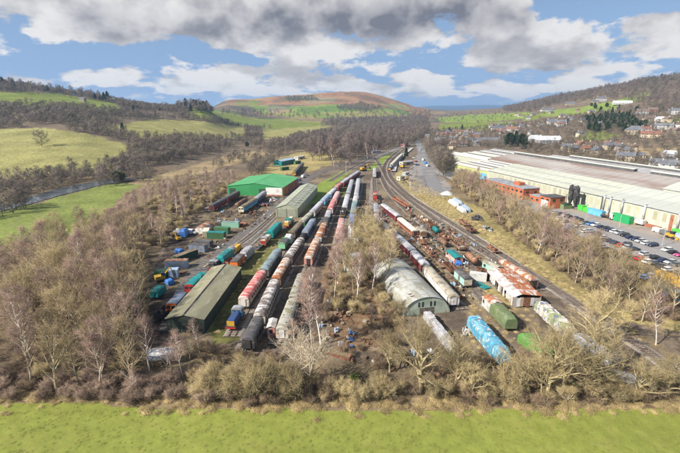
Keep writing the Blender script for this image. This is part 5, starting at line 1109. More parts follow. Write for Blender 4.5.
def bay(x0, x1, y0, y1, eave, ridge, wall, roof, roof2=None, ra=.5):
    yr = y0 + (y1 - y0) * ra; b = MB().prof([(y0, 0), (y1, 0), (y1, eave), (yr, ridge), (y0, eave)], x0, x1).build('walls', wall, fac)
    MB().prof([(y0 - .4, eave + .0), (yr, ridge + .05), (yr, ridge + .2), (y0 - .4, eave + .15)], x0 - .4, x1 + .4).build('roof_slope', roof, fac)
    MB().prof([(yr, ridge + .05), (y1 + .2, eave + .0), (y1 + .2, eave + .15), (yr, ridge + .2)], x0 - .4, x1 + .4).build('roof_slope', roof2 or roof, fac)
    if x1 - x0 > 80:
        r1 = MB().prof([(y0 - .4, eave + .15), (yr, ridge + .2), (yr, ridge + .3), (y0 - .4, eave + .25)], -.09, .09).mesh('roof_rib'); r2 = MB().prof([(yr, ridge + .2), (y1 + .2, eave + .15), (y1 + .2, eave + .25), (yr, ridge + .3)], -.09, .09).mesh('roof_rib')
        for k in range(int((x1 - x0) / 6)): ob('roof_rib', r1, fac, (x0 + 3 + k * 6, 0, 0), mat=roof); ob('roof_rib', r2, fac, (x0 + 3 + k * 6, 0, 0), mat=roof2 or roof)
        MB().box(x0, x1, y0 - .62, y0 - .42, eave - .12, eave + .06).build('gutter', CM['r_grey'], fac)
bay(0, 94, 0, 42, 8.6, 12.4, CLAD, FRW2, ra=.52)
bay(94.9, 200, 0, 42, 8.55, 12.35, CLAD, FRW, ra=.52)
bay(-62, 92, 42.3, 94, 8.4, 12.6, CLAD, FRB, FRG, .48)
bay(92.3, 200, 42.3, 94, 10.0, 15.4, CLAD, FRW, None, .4)
bay(-60, 200, 94.3, 126, 7.8, 10.4, CLAD, FRG)
for i in range(4): bay(-54, -2, 5 + i * 9.3, 5 + i * 9.3 + 9.2, 6.6, 8.2, YWL if i == 0 else CLAD, FRG if i % 2 else FRP, FRG, .35)
for i in range(4): bay(-118 - 10 * i, -62.4, 44 + i * 19, 44 + i * 19 + 18.8, 6.4, 8.6, CLAD, FRP if i < 2 else FRG, FRG, .5)
bay(-138, -118.4, 46, 62, 5.5, 7.5, CLAD, FRP)
# lanterns along the ridges
def lantern(x0, x1, yc, z, wd=3.2, h=1.7):
    MB().box(x0, x1, yc - wd / 2, yc + wd / 2, z - .8, z + h).build('lantern_glazing', CM['dkgrey'], fac); MB().prof([(yc - wd / 2 - .4, z + h + .02), (yc + wd / 2 + .4, z + h + .02), (yc, z + h + .7)], x0 - .3, x1 + .3).build('lantern_roof', FRW, fac)
lantern(-58, 55, 67.1, 12.5); lantern(62, 88, 72, 12.0); lantern(-40, 120, 110, 10.4, 4, 1.2)
for i in range(3): lantern(-110 - 8 * i, -66, 53.4 + i * 19, 8.6, 2.4, .8)
for i in range(4): lantern(-50, -6, 8.3 + i * 9.3, 8.2, 1.4, .5)
MB().box(-52, -8, 4.85, 4.95, .2, 3.2).build('wall_base', wm('grey_panel', (.40, .42, .40), (.33, .35, .33), .4, .3), fac); MB().box(-16, -9, 4.7, 4.83, .1, 4.6).build('blue_door', CM['skyblue'], fac)
wp = MB().box(-.85, .85, -.05, .0, 3.6, 7.4).mesh('wall_panel', wm('yellowed_panel', (.36, .345, .225), (.40, .385, .27), .4, .3, rough=.5, vary=.15))
for k in range(46): ob('wall_panel', wp, fac, (4 + k * 4.2, -.01, 0))
MB().box(128.2, 129.6, -.09, -.055, .2, 7.4).build('rust_streak_panel', CM['terracotta'], fac)
sk = MB().box(-.9, .9, -1.3, 1.3, 0, .09).mesh('skylight', SKY); sl = math.atan2(3.8, 21.84)
for k in range(30):
    for yy in (6.0, 14.5):
        q = ob('skylight', sk, fac, (3 + k * 3.0, yy, 8.6 + 3.8 * yy / 21.84 + .2)); q.rotation_euler = (sl, 0, 0)
dk = MB().cyl((0, -.55, 2.2), (0, -.55, 9.0), .42, n=10).cyl((0, -.55, 9.0), (0, -.55, 10.2), .28, n=10).cyl((0, -.55, 2.4), (0, -1.6, 1.2), .35, n=10).mesh('wall_duct', CM['r_ltgrey'], True)
for xx in (96, 99.5, 106, 117, 132): ob('wall_duct', dk, fac, (xx, -.05, 0))
# cyclone dust extractors
def cyclone(label, x, y, h):
    w = FW(x, y); t = thing('dust_extractor', label, 'dust extractor', (*w, 0), FA)
    for dx in (-1.7, 1.7):
        MB().cyl((dx, 0, h * .42), (dx, 0, h * .88), 1.35, n=14).cyl((dx, 0, h * .14), (dx, 0, h * .42), .35, 1.35, n=14).build('cyclone_drum', CM['black'], t, smooth=False)
        MB().cyl((dx, 0, h * .88), (dx, 0, h), .55, n=10).build('outlet', CM['black'], t)
    MB().box(-3, 3, -.35, .35, h * .84, h * .96).build('top_duct', CM['black'], t)
    for dx in (-3, 3):
        for dy in (-1.3, 1.3): MB().cyl((dx, dy, 0), (dx, dy, h * .6), .16, n=6).build('leg', CM['black'], t)
cyclone('tall black twin dust extractor against the cream factory wall', 83, -6.5, 12.5)
# brick offices
def office(label, x0, x1, y0, y1, h, floors, roofm='r_grey', ndoor=1):
    w = FW((x0 + x1) / 2, (y0 + y1) / 2); t = thing('brick_office', label, 'office', (*w, 0), FA, 'brick offices by the factory'); a, b = (x1 - x0) / 2, (y1 - y0) / 2
    MB().box(-a, a, -b, b, 0, h).build('walls', BRKO, t); MB().box(-a - .25, a + .25, -b - .25, b + .25, h, h + .28).build('flat_roof', CM[roofm], t)
    wmh = shared('office_window', lambda: MB().box(-.9, .9, -.04, .04, -.6, .6).mesh('window', GL)); sl_ = shared('office_sill', lambda: MB().box(-1.0, 1.0, -.09, .09, -.08, 0).mesh('sill', CM['white']))
    for f in range(floors):
        for k in range(int(a * 2 / 3.6)):
            xx = -a + (k + .5) * 2 * a / int(a * 2 / 3.6); q = ob('window', wmh, t, (xx, -b - .02, 1.6 + f * 2.9)); ob('sill', sl_, q, (0, -.05, -.62))
    for k in range(max(1, int(b * 2 / 4))): ob('window', wmh, t, (a + .02, -b + (k + .5) * 2 * b / max(1, int(b * 2 / 4)), 1.6 + (floors - 1) * 2.9), math.pi / 2)
    return t
BRKO = wm('orange_red_brick', (.44, .135, .06), (.36, .105, .05), .45, .4, rough=.9, fine=.15, vary=.05)
office('long two-storey red brick office with flat grey roof by the factory gable', 20, 58, -17, -6, 6.4, 2)
office('single-storey brick office between the two taller brick blocks', 60, 72, -14, -5, 3.4, 1)
t = office('square brick block with a big white roller door', 73.5, 81, -19, -9.5, 6.0, 2, 'r_dk'); MB().box(-2.4, 2.4, -4.87, -4.78, .1, 4.2).build('roller_door', CM['white'], t)
office('small brick annexe at the far end of the long office', 12, 18.5, -15, -8, 4.2, 1)
MB().box(44, 49, -13, -9, 6.7, 8.4).build('plant_room', BRKO, None)
bpy.data.objects['plant_room'].location = (*FP, 0); bpy.data.objects['plant_room'].rotation_euler = (0, 0, FA); tag(bpy.data.objects['plant_room'], 'brick plant room standing on the long office roof', 'plant room')
# yard beside the factory
sheet('car_park', [FW(62, -5.5 + 5), FW(200, 0), FW(200, -42), FW(128, -43), FW(92, -33), FW(62, -28)], TARM, .05, px=False)
sheet('factory_yard', [FW(-60, 3), FW(61.8, -.2), FW(61.8, -24), FW(0, -22), FW(-60, -12)], TARM, .045, px=False)
sheet('loading_yard', [FW(72, -.3), FW(200, -.3), FW(200, -13), FW(72, -13)], wm('pinkish_concrete', (.30, .25, .21), (.24, .20, .17), .4, .1, rough=.9, vary=0), .06, px=False)
ln = MB()
for k in range(52): w = FW(74 + k * 2.5, -21); ln.obox(w, FA + math.pi / 2, 4.6, .12, .066, .074)
o = ln.build('bay_marking', CM['white']); tag(o, kind='structure')
def rel(name, label, cat, px, py, parts, turn=0.0):
    x, y, _ = G(px, py); t = thing(name, label, cat, (x, y, 0), FA + turn)
    for nm, mb, m in parts: mb.build(nm, m, t)
    return t
EGR = wm('vivid_green_paint', (.08, .50, .07), (.10, .42, .08), .3, .6, rough=.5)
rel('skip', 'first vivid green skip left of the blue container', 'skip', 581.5, 210.5, [('body', MB().prof([(-1.1, .2), (1.1, .2), (1.35, 2.6), (-1.35, 2.6)], -1.6, 1.6), EGR), ('rim', MB().box(-1.7, 1.7, -1.45, 1.45, 2.6, 2.75), EGR)])
rel('skip', 'second vivid green skip, touching the blue container', 'skip', 587, 212.5, [('body', MB().prof([(-1.1, .2), (1.1, .2), (1.35, 2.4), (-1.35, 2.4)], -1.6, 1.6), EGR), ('rim', MB().box(-1.7, 1.7, -1.45, 1.45, 2.4, 2.55), EGR)])
rel('green_hut', 'dark green steel hut beside the brick block with white door', 'hut', 563, 208, [('body', MB().box(-3, 3, -2.6, 2.6, 0, 2.7), CM['t_green']), ('roof', MB().prof([(-2.8, 2.65), (2.8, 2.65), (0, 3.2)], -3.2, 3.2), CM['dkgreen']), ('door', MB().box(-.6, .6, -2.66, -2.61, .1, 2.1), GRIMY)])
def cont2(label, px, py, m, L, h=2.7):
    x, y, _ = G(px, py); t = thing('steel_container', label, 'container', (x, y, 0), FA, 'containers by the factory wall'); MB().box(-L / 2, L / 2, -1.25, 1.25, .1, h).build('walls', CM[m] if m in CM else MATS[m], t); mb = MB()
    for i in range(int(L / .5)): mb.box(-L / 2 + i * .5 + .15, -L / 2 + i * .5 + .35, -1.3, -1.25, .25, h - .15)
    tag(mb.build('corrugations', CM[m] if m in CM else MATS[m], t), kind='stuff'); MB().box(-L / 2 - .05, L / 2 + .05, -1.3, 1.3, h, h + .08).build('roof', CM[m] if m in CM else MATS[m], t)
    for s in (-1, 1): MB().box(L / 2, L / 2 + .06, s * .62 - .58, s * .62 + .58, .2, h - .1).build('door', CM[m] if m in CM else MATS[m], t)
cont2('blue steel container by the factory wall', 596, 215, 'skyblue', 8.0); cont2('big green steel container by the factory wall', 621.5, 222, 'emerald', 9.0, 3.4)
cont2('low rust-brown flatbed stack along the factory wall', 650, 227, 'terracotta', 9, 1.1)
rel('flatbed_lorry', 'dark flatbed lorry between the blue and green containers', 'lorry', 607, 218.5, [('bed', MB().box(-3, 3, -1.2, 1.2, 1.0, 1.25), BLK), ('cab', MB().box(2.0, 3.6, -1.15, 1.15, .7, 3.0), CM['white']), ('load', junk_mesh(4, 2, 1.25, [CM['rust'], CM['dkgrey']], 12, 5), [CM['rust'], CM['dkgrey']]), ('windscreen', MB().box(3.6, 3.64, -1, 1, 1.9, 2.8), GL)] + [('wheel', MB().cyl((a, s - .15, .5), (a, s + .15, .5), .5, n=12), BLK) for a in (-2, 2.7) for s in (-1, 1)])
rel('generator_trailer', 'white and orange generator trailer by the factory wall', 'trailer', 635.5, 224, [('body', MB().box(-4, 4, -1.2, 1.2, .8, 2.6), CM['white']), ('orange_panel', MB().box(-4.03, -.8, -1.24, 1.24, .9, 2.1), CM['orange']), ('yellow_base', MB().box(-4.2, 1, -1.5, -1.25, .2, .6), CM['yellow'])] + [('wheel', MB().cyl((a, s - .15, .45), (a, s + .15, .45), .45, n=12), BLK) for a in (-1, 1.2) for s in (-1.05, 1.05)])
rel('loader', 'yellow loading machine at the right edge by the factory', 'loader', 671.5, 238.5, [('body', MB().box(-2, 1.2, -1, 1, .8, 2.0), CM['yellow']), ('cab', MB().box(-.6, .8, -.8, .8, 2.0, 3.1), GL), ('bucket', MB().prof([(-1.2, .2), (1.2, .2), (1.2, 1.1), (-1.2, 1.1)], 2.4, 3.2), CM['yellow']), ('arm', MB().box(1.0, 2.5, -.7, -.5, 1.0, 1.3).box(1.0, 2.5, .5, .7, 1.0, 1.3), CM['yellow'])] + [('wheel', MB().cyl((a, s - .2, .6), (a, s + .2, .6), .6, n=12), BLK) for a in (-1.2, 1.0) for s in (-1.05, 1.05)])
cont2('vivid green container at the right edge beyond the loader', 680, 237, 'vivid_green_paint', 6)
cont2('pale blue container at the right edge', 683, 241, 'r_blue', 5)
cont2('yellow steel container at the right edge of the lower car park', 672, 283, 'yellow', 9, 2.4); cont2('blue steel container at the right edge below the yellow one', 672, 298, 'blue', 8, 2.4)
# lamp posts of the car park
for p, lb in (((586, 219), 'car park lamp post near the green skips'), ((619, 228), 'car park lamp post near the green container'), ((662, 246), 'car park lamp post at the right')):
    x, y, _ = G(*p); t = thing('lamp_post', lb, 'lamp post', (x, y, 0), FA); MB().cyl((0, 0, 0), (0, 0, 7), .1, .06, 6).build('post', CM['r_ltgrey'], t); MB().box(-.15, .15, -1.2, 0, 6.9, 7.05).build('lamp_head', CM['r_grey'], t)
# ---------------------------------------------------------------- cars and vans
CPAINT = {c: wm('car_paint_' + c, v, None, rough=.3, fine=.03, vary=.05, bump=0) for c, v in {'white': (.72, .72, .72), 'silver': (.42, .43, .45), 'black': (.02, .02, .023), 'navy': (.02, .035, .09), 'blue': (.05, .2, .5), 'red': (.5, .03, .03), 'grey': (.13, .135, .14), 'pink': (.55, .06, .2)}.items()}
def car_body(vanlike):
    hw = .88; st = [(-2.1, .50, .78), (-2.0, .32, .92), (-1.3, .28, .98), (1.0, .28, .95), (1.75, .3, .82), (2.08, .38, .68), (2.14, .45, .6)] if not vanlike else [(-2.4, .4, 1.2), (-2.35, .3, 1.95), (.9, .28, 1.98), (1.5, .28, 1.25), (2.2, .32, 1.02), (2.4, .45, .8)]
    rg = [[(x, -hw * .96, z0), (x, -hw, (z0 + z1) / 2), (x, -hw * .93, z1), (x, hw * .93, z1), (x, hw, (z0 + z1) / 2), (x, hw * .96, z0)] for x, z0, z1 in st]
    return MB().loft(rg).mesh('body')
def car_glass(vanlike):
    if vanlike: return MB().loft([[(.95, -.8, 1.3), (.95, .8, 1.3), (.95, .74, 1.9), (.95, -.74, 1.9)], [(1.62, -.8, 1.22), (1.62, .8, 1.22), (1.2, .7, 1.92), (1.2, -.7, 1.92)]]).mesh('glasshouse', GL)
    return MB().loft([[(-1.95, -.80, .93), (1.1, -.80, .93), (1.1, .80, .93), (-1.95, .80, .93)], [(-1.45, -.66, 1.40), (.25, -.66, 1.42), (.25, .66, 1.42), (-1.45, .66, 1.40)]]).mesh('glasshouse', GL)
CARG = 'cars parked in the factory car park'
def car(x, y, rz, colour, label, vanlike=False, group=CARG):
    t = thing('parked_van' if vanlike else 'parked_car', label, 'van' if vanlike else 'car', (x, y, .06), rz, group)
    ob('body', shared(('car_body', vanlike), lambda: car_body(vanlike)), t, mat=CPAINT[colour]); ob('glasshouse', shared(('car_glass', vanlike), lambda: car_glass(vanlike)), t)
    if not vanlike: ob('roof_panel', shared('car_roof', lambda: MB().loft([[(-1.5, -.68, 1.40), (.28, -.68, 1.42), (.28, .68, 1.42), (-1.5, .68, 1.40)], [(-1.35, -.6, 1.46), (.15, -.6, 1.47), (.15, .6, 1.47), (-1.35, .6, 1.46)]]).mesh('roof_panel')), t, mat=CPAINT[colour])
    wme = shared('car_wheel', lambda: MB().cyl((0, -.1, 0), (0, .1, 0), .32, n=10).mesh('wheel', BLK))
    for a in (-1.3, 1.32):
        for s in (-.82, .82): ob('wheel', wme, t, (a, s, .32))
    hl = shared('headlight', lambda: MB().box(-.03, .03, -.16, .16, -.07, .07).mesh('headlight', CPAINT['white']))
    for s in (-.6, .6): ob('headlight', hl, t, (2.11 if not vanlike else 2.36, s, .62 if not vanlike else .8))
CARS = [(555.5, 212.5, 'silver'), (560, 214, 'navy'), (565.5, 215.3, 'silver'), (570, 216.8, 'black'), (574.5, 218.3, 'navy'), (579, 220, 'black'), (586, 222.6, 'grey'), (590.5, 224, 'blue'), (595.5, 225, 'white'), (601, 227, 'navy'), (605, 228.4, 'black'), (609.5, 230, 'navy'), (614.5, 231.5, 'white'), (619, 233, 'silver'), (624.5, 235, 'black'), (630, 237.3, 'navy'), (635.5, 239.2, 'navy'), (640, 241, 'silver'), (646, 243.3, 'white'), (652.5, 245, 'navy'), (667, 250, 'white'), (673.5, 252.5, 'black'), (679.5, 255, 'pink')]
nm_ = {'silver': 'silver', 'navy': 'dark blue', 'black': 'black', 'grey': 'dark grey', 'blue': 'bright blue', 'white': 'white', 'pink': 'pinkish red', 'red': 'red'}
ORD = ['first', 'second', 'third', 'fourth', 'fifth', 'sixth', 'seventh', 'eighth', 'ninth', 'tenth', 'eleventh', 'twelfth', 'thirteenth', 'fourteenth', 'fifteenth', 'sixteenth', 'seventeenth', 'eighteenth', 'nineteenth', 'twentieth', 'twenty-first', 'twenty-second', 'twenty-third']
for i, (px, py, c) in enumerate(CARS):
    x, y, _ = G(px, py + 1.2); car(x, y, FA + (-1 if i % 3 else 1) * math.pi / 2, c, '%s car, %s from the far end of the long row by the factory' % (nm_[c], ORD[i]))
for px, py, c, lb in [(572, 227, 'blue', 'blue car half hidden by trees, leftmost of the lower cars'), (585, 231.5, 'white', 'white car behind the treetops in the lower row'), (600, 237, 'grey', 'dark grey car behind the treetops in the lower row'), (608, 240.5, 'grey', 'dark grey car left of the red car'), (614.5, 243, 'navy', 'dark blue car next to the bright red car'), (620.5, 246, 'red', 'bright red car in the lower row'), (634, 249.5, 'navy', 'dark blue car right of the bright red car'),
                      (645, 254.3, 'silver', 'silver car at the top of the near cluster of cars'), (655.5, 258, 'black', 'black car right of the silver car in the near cluster'), (663, 260.8, 'navy', 'dark blue car at the right of the near cluster'), (640, 259, 'red', 'orange-red car at the left of the near cluster'), (648, 262, 'white', 'white car in the middle of the near cluster'), (662, 267.2, 'black', 'black car lowest in the near cluster'), (602, 247, 'white', 'pale car glimpsed through the trees below the row'), (612, 261, 'silver', 'silver car glimpsed through the belt of trees'), (636, 276, 'grey', 'dark car in the lower car park behind the trees'), (644, 278, 'blue', 'blue car in the lower car park behind the trees'), (652, 276.5, 'silver', 'silver car in the lower car park behind the trees')]:
    x, y, _ = G(px, py + 1); car(x, y, FA + math.pi / 2, c, lb, group='cars in the lower car park')
for i, (px, py, c) in enumerate([(560, 219, 'silver'), (566, 221.5, 'grey'), (578, 226, 'white'), (590, 231, 'silver'), (596, 234, 'navy'), (604, 237.5, 'white'), (626, 244.5, 'grey'), (628, 247.5, 'silver'), (670, 262.5, 'silver'), (677, 265, 'grey'), (652, 263.5, 'grey'), (668, 270, 'white')]):
    x, y, _ = G(px, py + 1); car(x, y, FA + math.pi / 2 * (1 if i % 2 else -1), c, '%s car, %s of the second line behind the treetops' % (nm_[c], ORD[i]), group='cars in the lower car park')
x, y, _ = G(658.5, 232.8); car(x, y, FA, 'white', 'white van parked along the factory wall', True); x, y, _ = G(665.5, 235.3); car(x, y, FA, 'grey', 'grey van parked behind the white van by the factory wall', True)
# vehicles around the station lot and the left yard
for px, py, c, v, lb in [(423.5, 160.5, 'white', True, 'white van at the roadside by the station lot, farthest'), (425.5, 164, 'blue', True, 'blue van at the roadside by the station lot'), (428, 166.5, 'white', True, 'white van at the roadside by the station lot, nearest'), (420.5, 150, 'white', False, 'white car on the approach road'), (416, 162, 'red', False, 'red car among the station sidings'), (417.5, 165.5, 'navy', False, 'dark car beside the station lot'), (414, 158.5, 'silver', False, 'silver car beside the platform building'),
                         (299, 181, 'blue', True, 'blue van at the far corner of the cream shed'), (303, 177.5, 'white', True, 'white van beyond the cream shed'), (297.5, 178.5, 'red', False, 'red car beyond the brick side of the warehouse'), (306.5, 175.5, 'grey', False, 'grey car on the yard lane beyond the sheds'), (300.5, 184, 'silver', False, 'silver car beside the brick wall of the warehouse'), (191, 234, 'white', True, 'white van by the cream container'), (179, 233.5, 'white', True, 'white van at the tree edge of the left yard'), (373, 148.5, 'white', False, 'white car by the far lane, leftmost'), (378, 147.5, 'silver', False, 'silver car by the far lane'), (383, 147, 'red', False, 'red car by the far lane'), (388, 146.5, 'white', False, 'white car by the far lane, rightmost')]:
    x, y, _ = G(px, py); car(x, y, RJ.uniform(0, 6.28), c, lb, v, 'vehicles about the yard')
# yellow crane at the far end of the red coaches, yellow digger left
def digger(label, px, py, rz, s=1.0, nm='digger', cat='digger'):
    x, y, _ = G(px, py); t = thing(nm, label, cat, (x, y, 0), rz); t.scale = (s, s, s)
    MB().box(-1.4, 1.4, -1.2, -.7, 0, .8).box(-1.4, 1.4, .7, 1.2, 0, .8).build('crawler_tracks', BLK, t); MB().box(-1.6, 1.2, -1.1, 1.1, .85, 1.9).build('body', CM['yellow'], t); MB().box(.1, 1.2, -1.05, -.1, 1.9, 2.9).build('cab', GL, t)
    MB().cyl((1.0, .3, 1.6), (3.0, .3, 3.6), .2, n=6).build('boom', CM['yellow'], t); MB().cyl((3.0, .3, 3.6), (4.2, .3, 1.6), .15, n=6).build('arm', CM['yellow'], t); MB().prof([(0, .9), (.7, .9), (.7, 1.6), (0, 1.6)], 4.0, 4.7).build('bucket', BLK, t)
digger('yellow digger among the left yard trees', 161, 281, .6); digger('small yellow digger beside the white van at the tree edge', 178.5, 240.5, 2.4, .8)
digger('yellow rail crane at the far end of the red coaches', 363.5, 171, .5, 1.6, 'rail_crane', 'crane'); digger('yellow machine at the station sidings', 402.5, 168, 1.0, 1.2)
# telegraph and lamp posts along the line
for px, py, h, lb in [(346, 175, 11, 'pale pole in front of the birch wood'), (402, 186, 5, 'white signal post beside the running line, left one'), (410, 190, 5, 'white signal post beside the running line, right one'), (357, 240, 7, 'pale post in the thicket')]:
    x, y, _ = G(px, py); t = thing('post', lb, 'post', (x, y, 0)); MB().cyl((0, 0, 0), (0, 0, h), .14, .09, 6).build('shaft', CM['white'], t); MB().box(-.25, .25, -.15, .15, h - .6, h).build('head', CM['white'], t)
# ---------------------------------------------------------------- houses of the village and the hillside
HW = {'white': wm('house_white', (.50, .49, .46), (.42, .405, .38), .4, .3, rough=.9), 'stone': wm('house_stone', (.36, .30, .21), (.28, .23, .165), .45, .5, rough=.95), 'brick': wm('house_brick', (.33, .17, .11), (.26, .13, .09), .45, .5, rough=.95), 'cream': wm('house_cream', (.56, .47, .33), (.47, .39, .28), .4, .4, rough=.9), 'grey': wm('house_grey', (.33, .33, .33), (.27, .27, .27), .4, .4, rough=.9)}
HR = {'slate': wm('slate_roof', (.11, .115, .13), (.155, .155, .165), .45, .4, rough=.7), 'red': wm('red_tile_roof', (.22, .11, .075), (.17, .085, .065), .45, .4, rough=.85), 'brown': wm('brown_tile_roof', (.17, .12, .095), (.13, .095, .08), .45, .4, rough=.85), 'pale': wm('pale_metal_roof', (.46, .47, .48), (.38, .39, .40), .4, .2, rough=.6)}
def house(x, y, rz, w_, d_, h_, wall, roof, label, group=None, chim=1, pitch=.42, z=None, name='house', nwin=3, hip=False):
    z = float(HGT(x, y)) if z is None else z; t = thing(name, label, 'house' if name == 'house' else 'building', (x, y, z - .3), rz, group); a, b = w_ / 2, d_ / 2; rh = b * pitch * 2
    MB().prof([(-b, 0), (b, 0), (b, h_), (0, h_ + rh - .1), (-b, h_)] if not hip else [(-b, 0), (b, 0), (b, h_), (-b, h_)], -a, a).build('walls', HW[wall], t)
    i_ = b * .9 if hip else 0
    rf = MB().add([(-a - .35, -b - .4, h_ - .12), (a + .35, -b - .4, h_ - .12), (a + .35, b + .4, h_ - .12), (-a - .35, b + .4, h_ - .12), (-a - .35 + i_, 0, h_ + rh), (a + .35 - i_, 0, h_ + rh)], [(0, 1, 5, 4), (2, 3, 4, 5), (1, 2, 5), (3, 0, 4), (3, 2, 1, 0)]).build('roof', HR[roof], t)
    if chim:
        cm_ = shared(('chimney', wall), lambda: MB().box(-.35, .35, -.5, .5, 0, 1.9).box(-.2, .2, -.35, -.1, 1.9, 2.2).box(-.2, .2, .1, .35, 1.9, 2.2).mesh('chimney', HW[wall]))
        for k in range(chim): ob('chimney', cm_, rf, ((-a + .8) if k == 0 else a - .8, 0, h_ + rh - .9))
    wn = shared('house_window', lambda: MB().box(-.5, .5, -.03, .03, -.65, .65).mesh('window', GL)); fl = 2 if h_ > 4 else 1
    for s in (-1, 1):
        for k in range(nwin):
            for f in range(fl):
                if f == 0 and k == nwin // 2: continue
                ob('window', wn, t, (-a + (k + .5) * w_ / nwin, s * (b + .02), 1.7 + f * 2.6))
    dr = shared('house_door', lambda: MB().box(-.5, .5, -.03, .03, 0, 2.1).mesh('door', CM['dkgreen'])); ob('door', dr, t, (-a + (nwin // 2 + .5) * w_ / nwin, -b - .02, .3))
    return t
HX = random.Random(21)
for px, py, w_, d_, h_, rz, wall, roof, lb, hip in [
  (634, 134.5, 20, 13, 6.5, .1, 'stone', 'slate', 'large stone villa with hipped slate roof above the village', True), (661, 121.5, 19, 9, 4, -.1, 'white', 'pale', 'long white modern building on the right hillside', True), (663, 129, 22, 8, 5, -.1, 'white', 'slate', 'white terrace with slate roof below the modern building', False), (676, 114.5, 16, 10, 6.5, 0, 'white', 'slate', 'white house with slate roof near the right edge of the hillside', False),
  (652, 113, 14, 10, 6, .2, 'brick', 'brown', 'pinkish brick house on the right hillside', False), (642, 114, 18, 10, 5, 0, 'grey', 'brown', 'dim grey house left of the pinkish brick house', False), (601, 102, 20, 12, 8, .2, 'white', 'slate', 'tall white house high on the green hillside', True), (595, 104, 14, 10, 6, .2, 'stone', 'slate', 'grey stone house beside the tall white house', False), (622, 104.5, 36, 11, 3.6, .1, 'white', 'pale', 'long low white farm building on the hillside', False),
  (650, 137.5, 22, 10, 4.5, -.1, 'cream', 'red', 'orange-cream house right of the stone villa', False), (645, 132.5, 12, 9, 5, 0, 'white', 'red', 'small white house with red roof beside the villa', False), (648, 122, 14, 10, 6, .4, 'stone', 'brown', 'stone house in the trees above the villa', False), (547, 111.5, 30, 12, 4, .3, 'white', 'slate', 'white hillside farmhouse with dark roof below the wood', False), (552, 124.5, 18, 10, 6, .1, 'white', 'slate', 'white house with a gable in the middle of the hillside, left one', False), (560, 125.5, 18, 10, 5.5, .1, 'white', 'slate', 'white house in the middle of the hillside, right one', False), (570, 105.5, 22, 11, 5, .1, 'stone', 'slate', 'dark stone farm below the wood', False),
  (535, 142, 16, 12, 5, .3, 'grey', 'pale', 'grey works building with pale roof behind the factory, left one', False), (548, 143.5, 30, 13, 5, .3, 'grey', 'pale', 'long grey works building behind the factory', False), (487, 143.5, 36, 9, 6, .1, 'stone', 'slate', 'long stone terrace with slate roof behind the pale factory roofs', False), (499, 131, 30, 10, 6, .1, 'white', 'slate', 'white terrace left of the dark evergreens', False), (511, 132, 20, 10, 6, -.1, 'white', 'red', 'white house with reddish roof above the dark evergreens', False),
  (662, 167.5, 20, 9, 4.5, -.3, 'white', 'slate', 'white bungalow with slate roof right behind the factory, left one', False), (676, 170, 22, 9, 4.5, -.3, 'white', 'slate', 'white bungalow with slate roof right behind the factory, right one', False), (669, 157.5, 10, 8, 4, .1, 'grey', 'pale', 'small pale-roofed house in the tan field at the right', False), (625, 160.5, 16, 9, 5, -.3, 'stone', 'slate', 'stone house directly behind the factory ridge', False)]:
    x, y, z = TG(px, py); house(x, y, rz + math.atan2(-x, y) * .6, w_, d_, h_, wall, roof, lb, None, 2, z=z, hip=hip, nwin=max(3, int(w_ / 4)))
def village(poly, spacing, y0, y1, walls, place_, grp, cap=40):
    pts = sample(poly, spacing, y0, y1, cap=cap)
    for (x, y, z) in pts:
        wl = HX.choice(walls); rf = HX.choice(['slate', 'slate', 'slate', 'brown', 'brown', 'red']); house(x, y, HX.choice([.15, -.2, 1.4, 1.7]) + HX.uniform(-.15, .15), HX.uniform(7.5, 13), HX.uniform(6.5, 8.5), HX.choice([4.8, 5.2, 3.0]), wl, rf, '%s house with %s roof %s' % ({'white': 'white-walled', 'stone': 'stone', 'brick': 'brick', 'cream': 'cream', 'grey': 'grey'}[wl], {'slate': 'slate', 'brown': 'brown tile', 'red': 'red tile'}[rf], place_), grp, 1, z=z)
village([(425, 133), (470, 131), (482, 137), (478, 146), (446, 150), (428, 143)], 19, 350, 900, ['white', 'stone', 'cream', 'brick'], 'in the village beyond the station lot', 'village houses beyond the station lot', 26)
village([(563, 147), (626, 146), (640, 158), (600, 156), (565, 151)], 15, 330, 620, ['white', 'stone', 'stone', 'cream'], 'in the dense rows behind the factory roof', 'village houses behind the factory', 24)
village([(490, 126), (535, 127), (530, 137), (492, 134)], 22, 450, 1200, ['white', 'white', 'stone', 'brick'], 'around the dark evergreens', 'village houses around the evergreens', 14)
village([(510, 112), (640, 108), (680, 100), (680, 140), (600, 142), (520, 128)], 70, 450, 1200, ['white', 'stone', 'cream'], 'scattered on the right hillside', 'hillside houses on the right', 22)
village([(60, 93), (140, 104), (130, 110), (60, 100)], 60, 600, 1000, ['white', 'stone'], 'below the left skyline', 'hillside houses on the left', 5)
village([(400, 118), (425, 122), (424, 128), (400, 126)], 40, 800, 1800, ['white', 'stone'], 'far up the valley', 'far valley houses', 6)

# ---------------------------------------------------------------- individual trees and shrubs
def wood(poly, spacing, y0, y1, mix, smin, smax, label, group, cap=60, avoid=None, xb=None, yb=None):
    """individual trees inside an outline; label phrases by bearing (xb) and by depth (yb)"""
    pts = sample(poly, spacing, y0, y1, avoid, cap=cap); pts = pts[np.argsort(pts[:, 1])] if len(pts) else pts
    ks = list(mix); ws = list(mix.values())
    for (x, y, z) in pts:
        k = RT.choices(ks, ws)[0]; kk = {'spreading': 'spreading golden tree', 'grey': 'grey-brown tree', 'gold': 'golden-twigged tree', 'birch': 'white-stemmed birch', 'alder': 'purplish-twigged tree', 'far': 'bare tree', 'farp': 'tall purplish tree'}[k]
        px, py = PROJ(x, y, z); lb = label % kk; sc = RT.uniform(smin, smax)
        if xb: lb += ', ' + next((p for lim, p in xb if px < lim), xb[-1][1])
        if yb: lb = next((p for lim, p in yb if y < lim), yb[-1][1]) + ' ' + lb
        tree(k, float(x), float(y), sc, lb, group, z=float(z))
    return pts
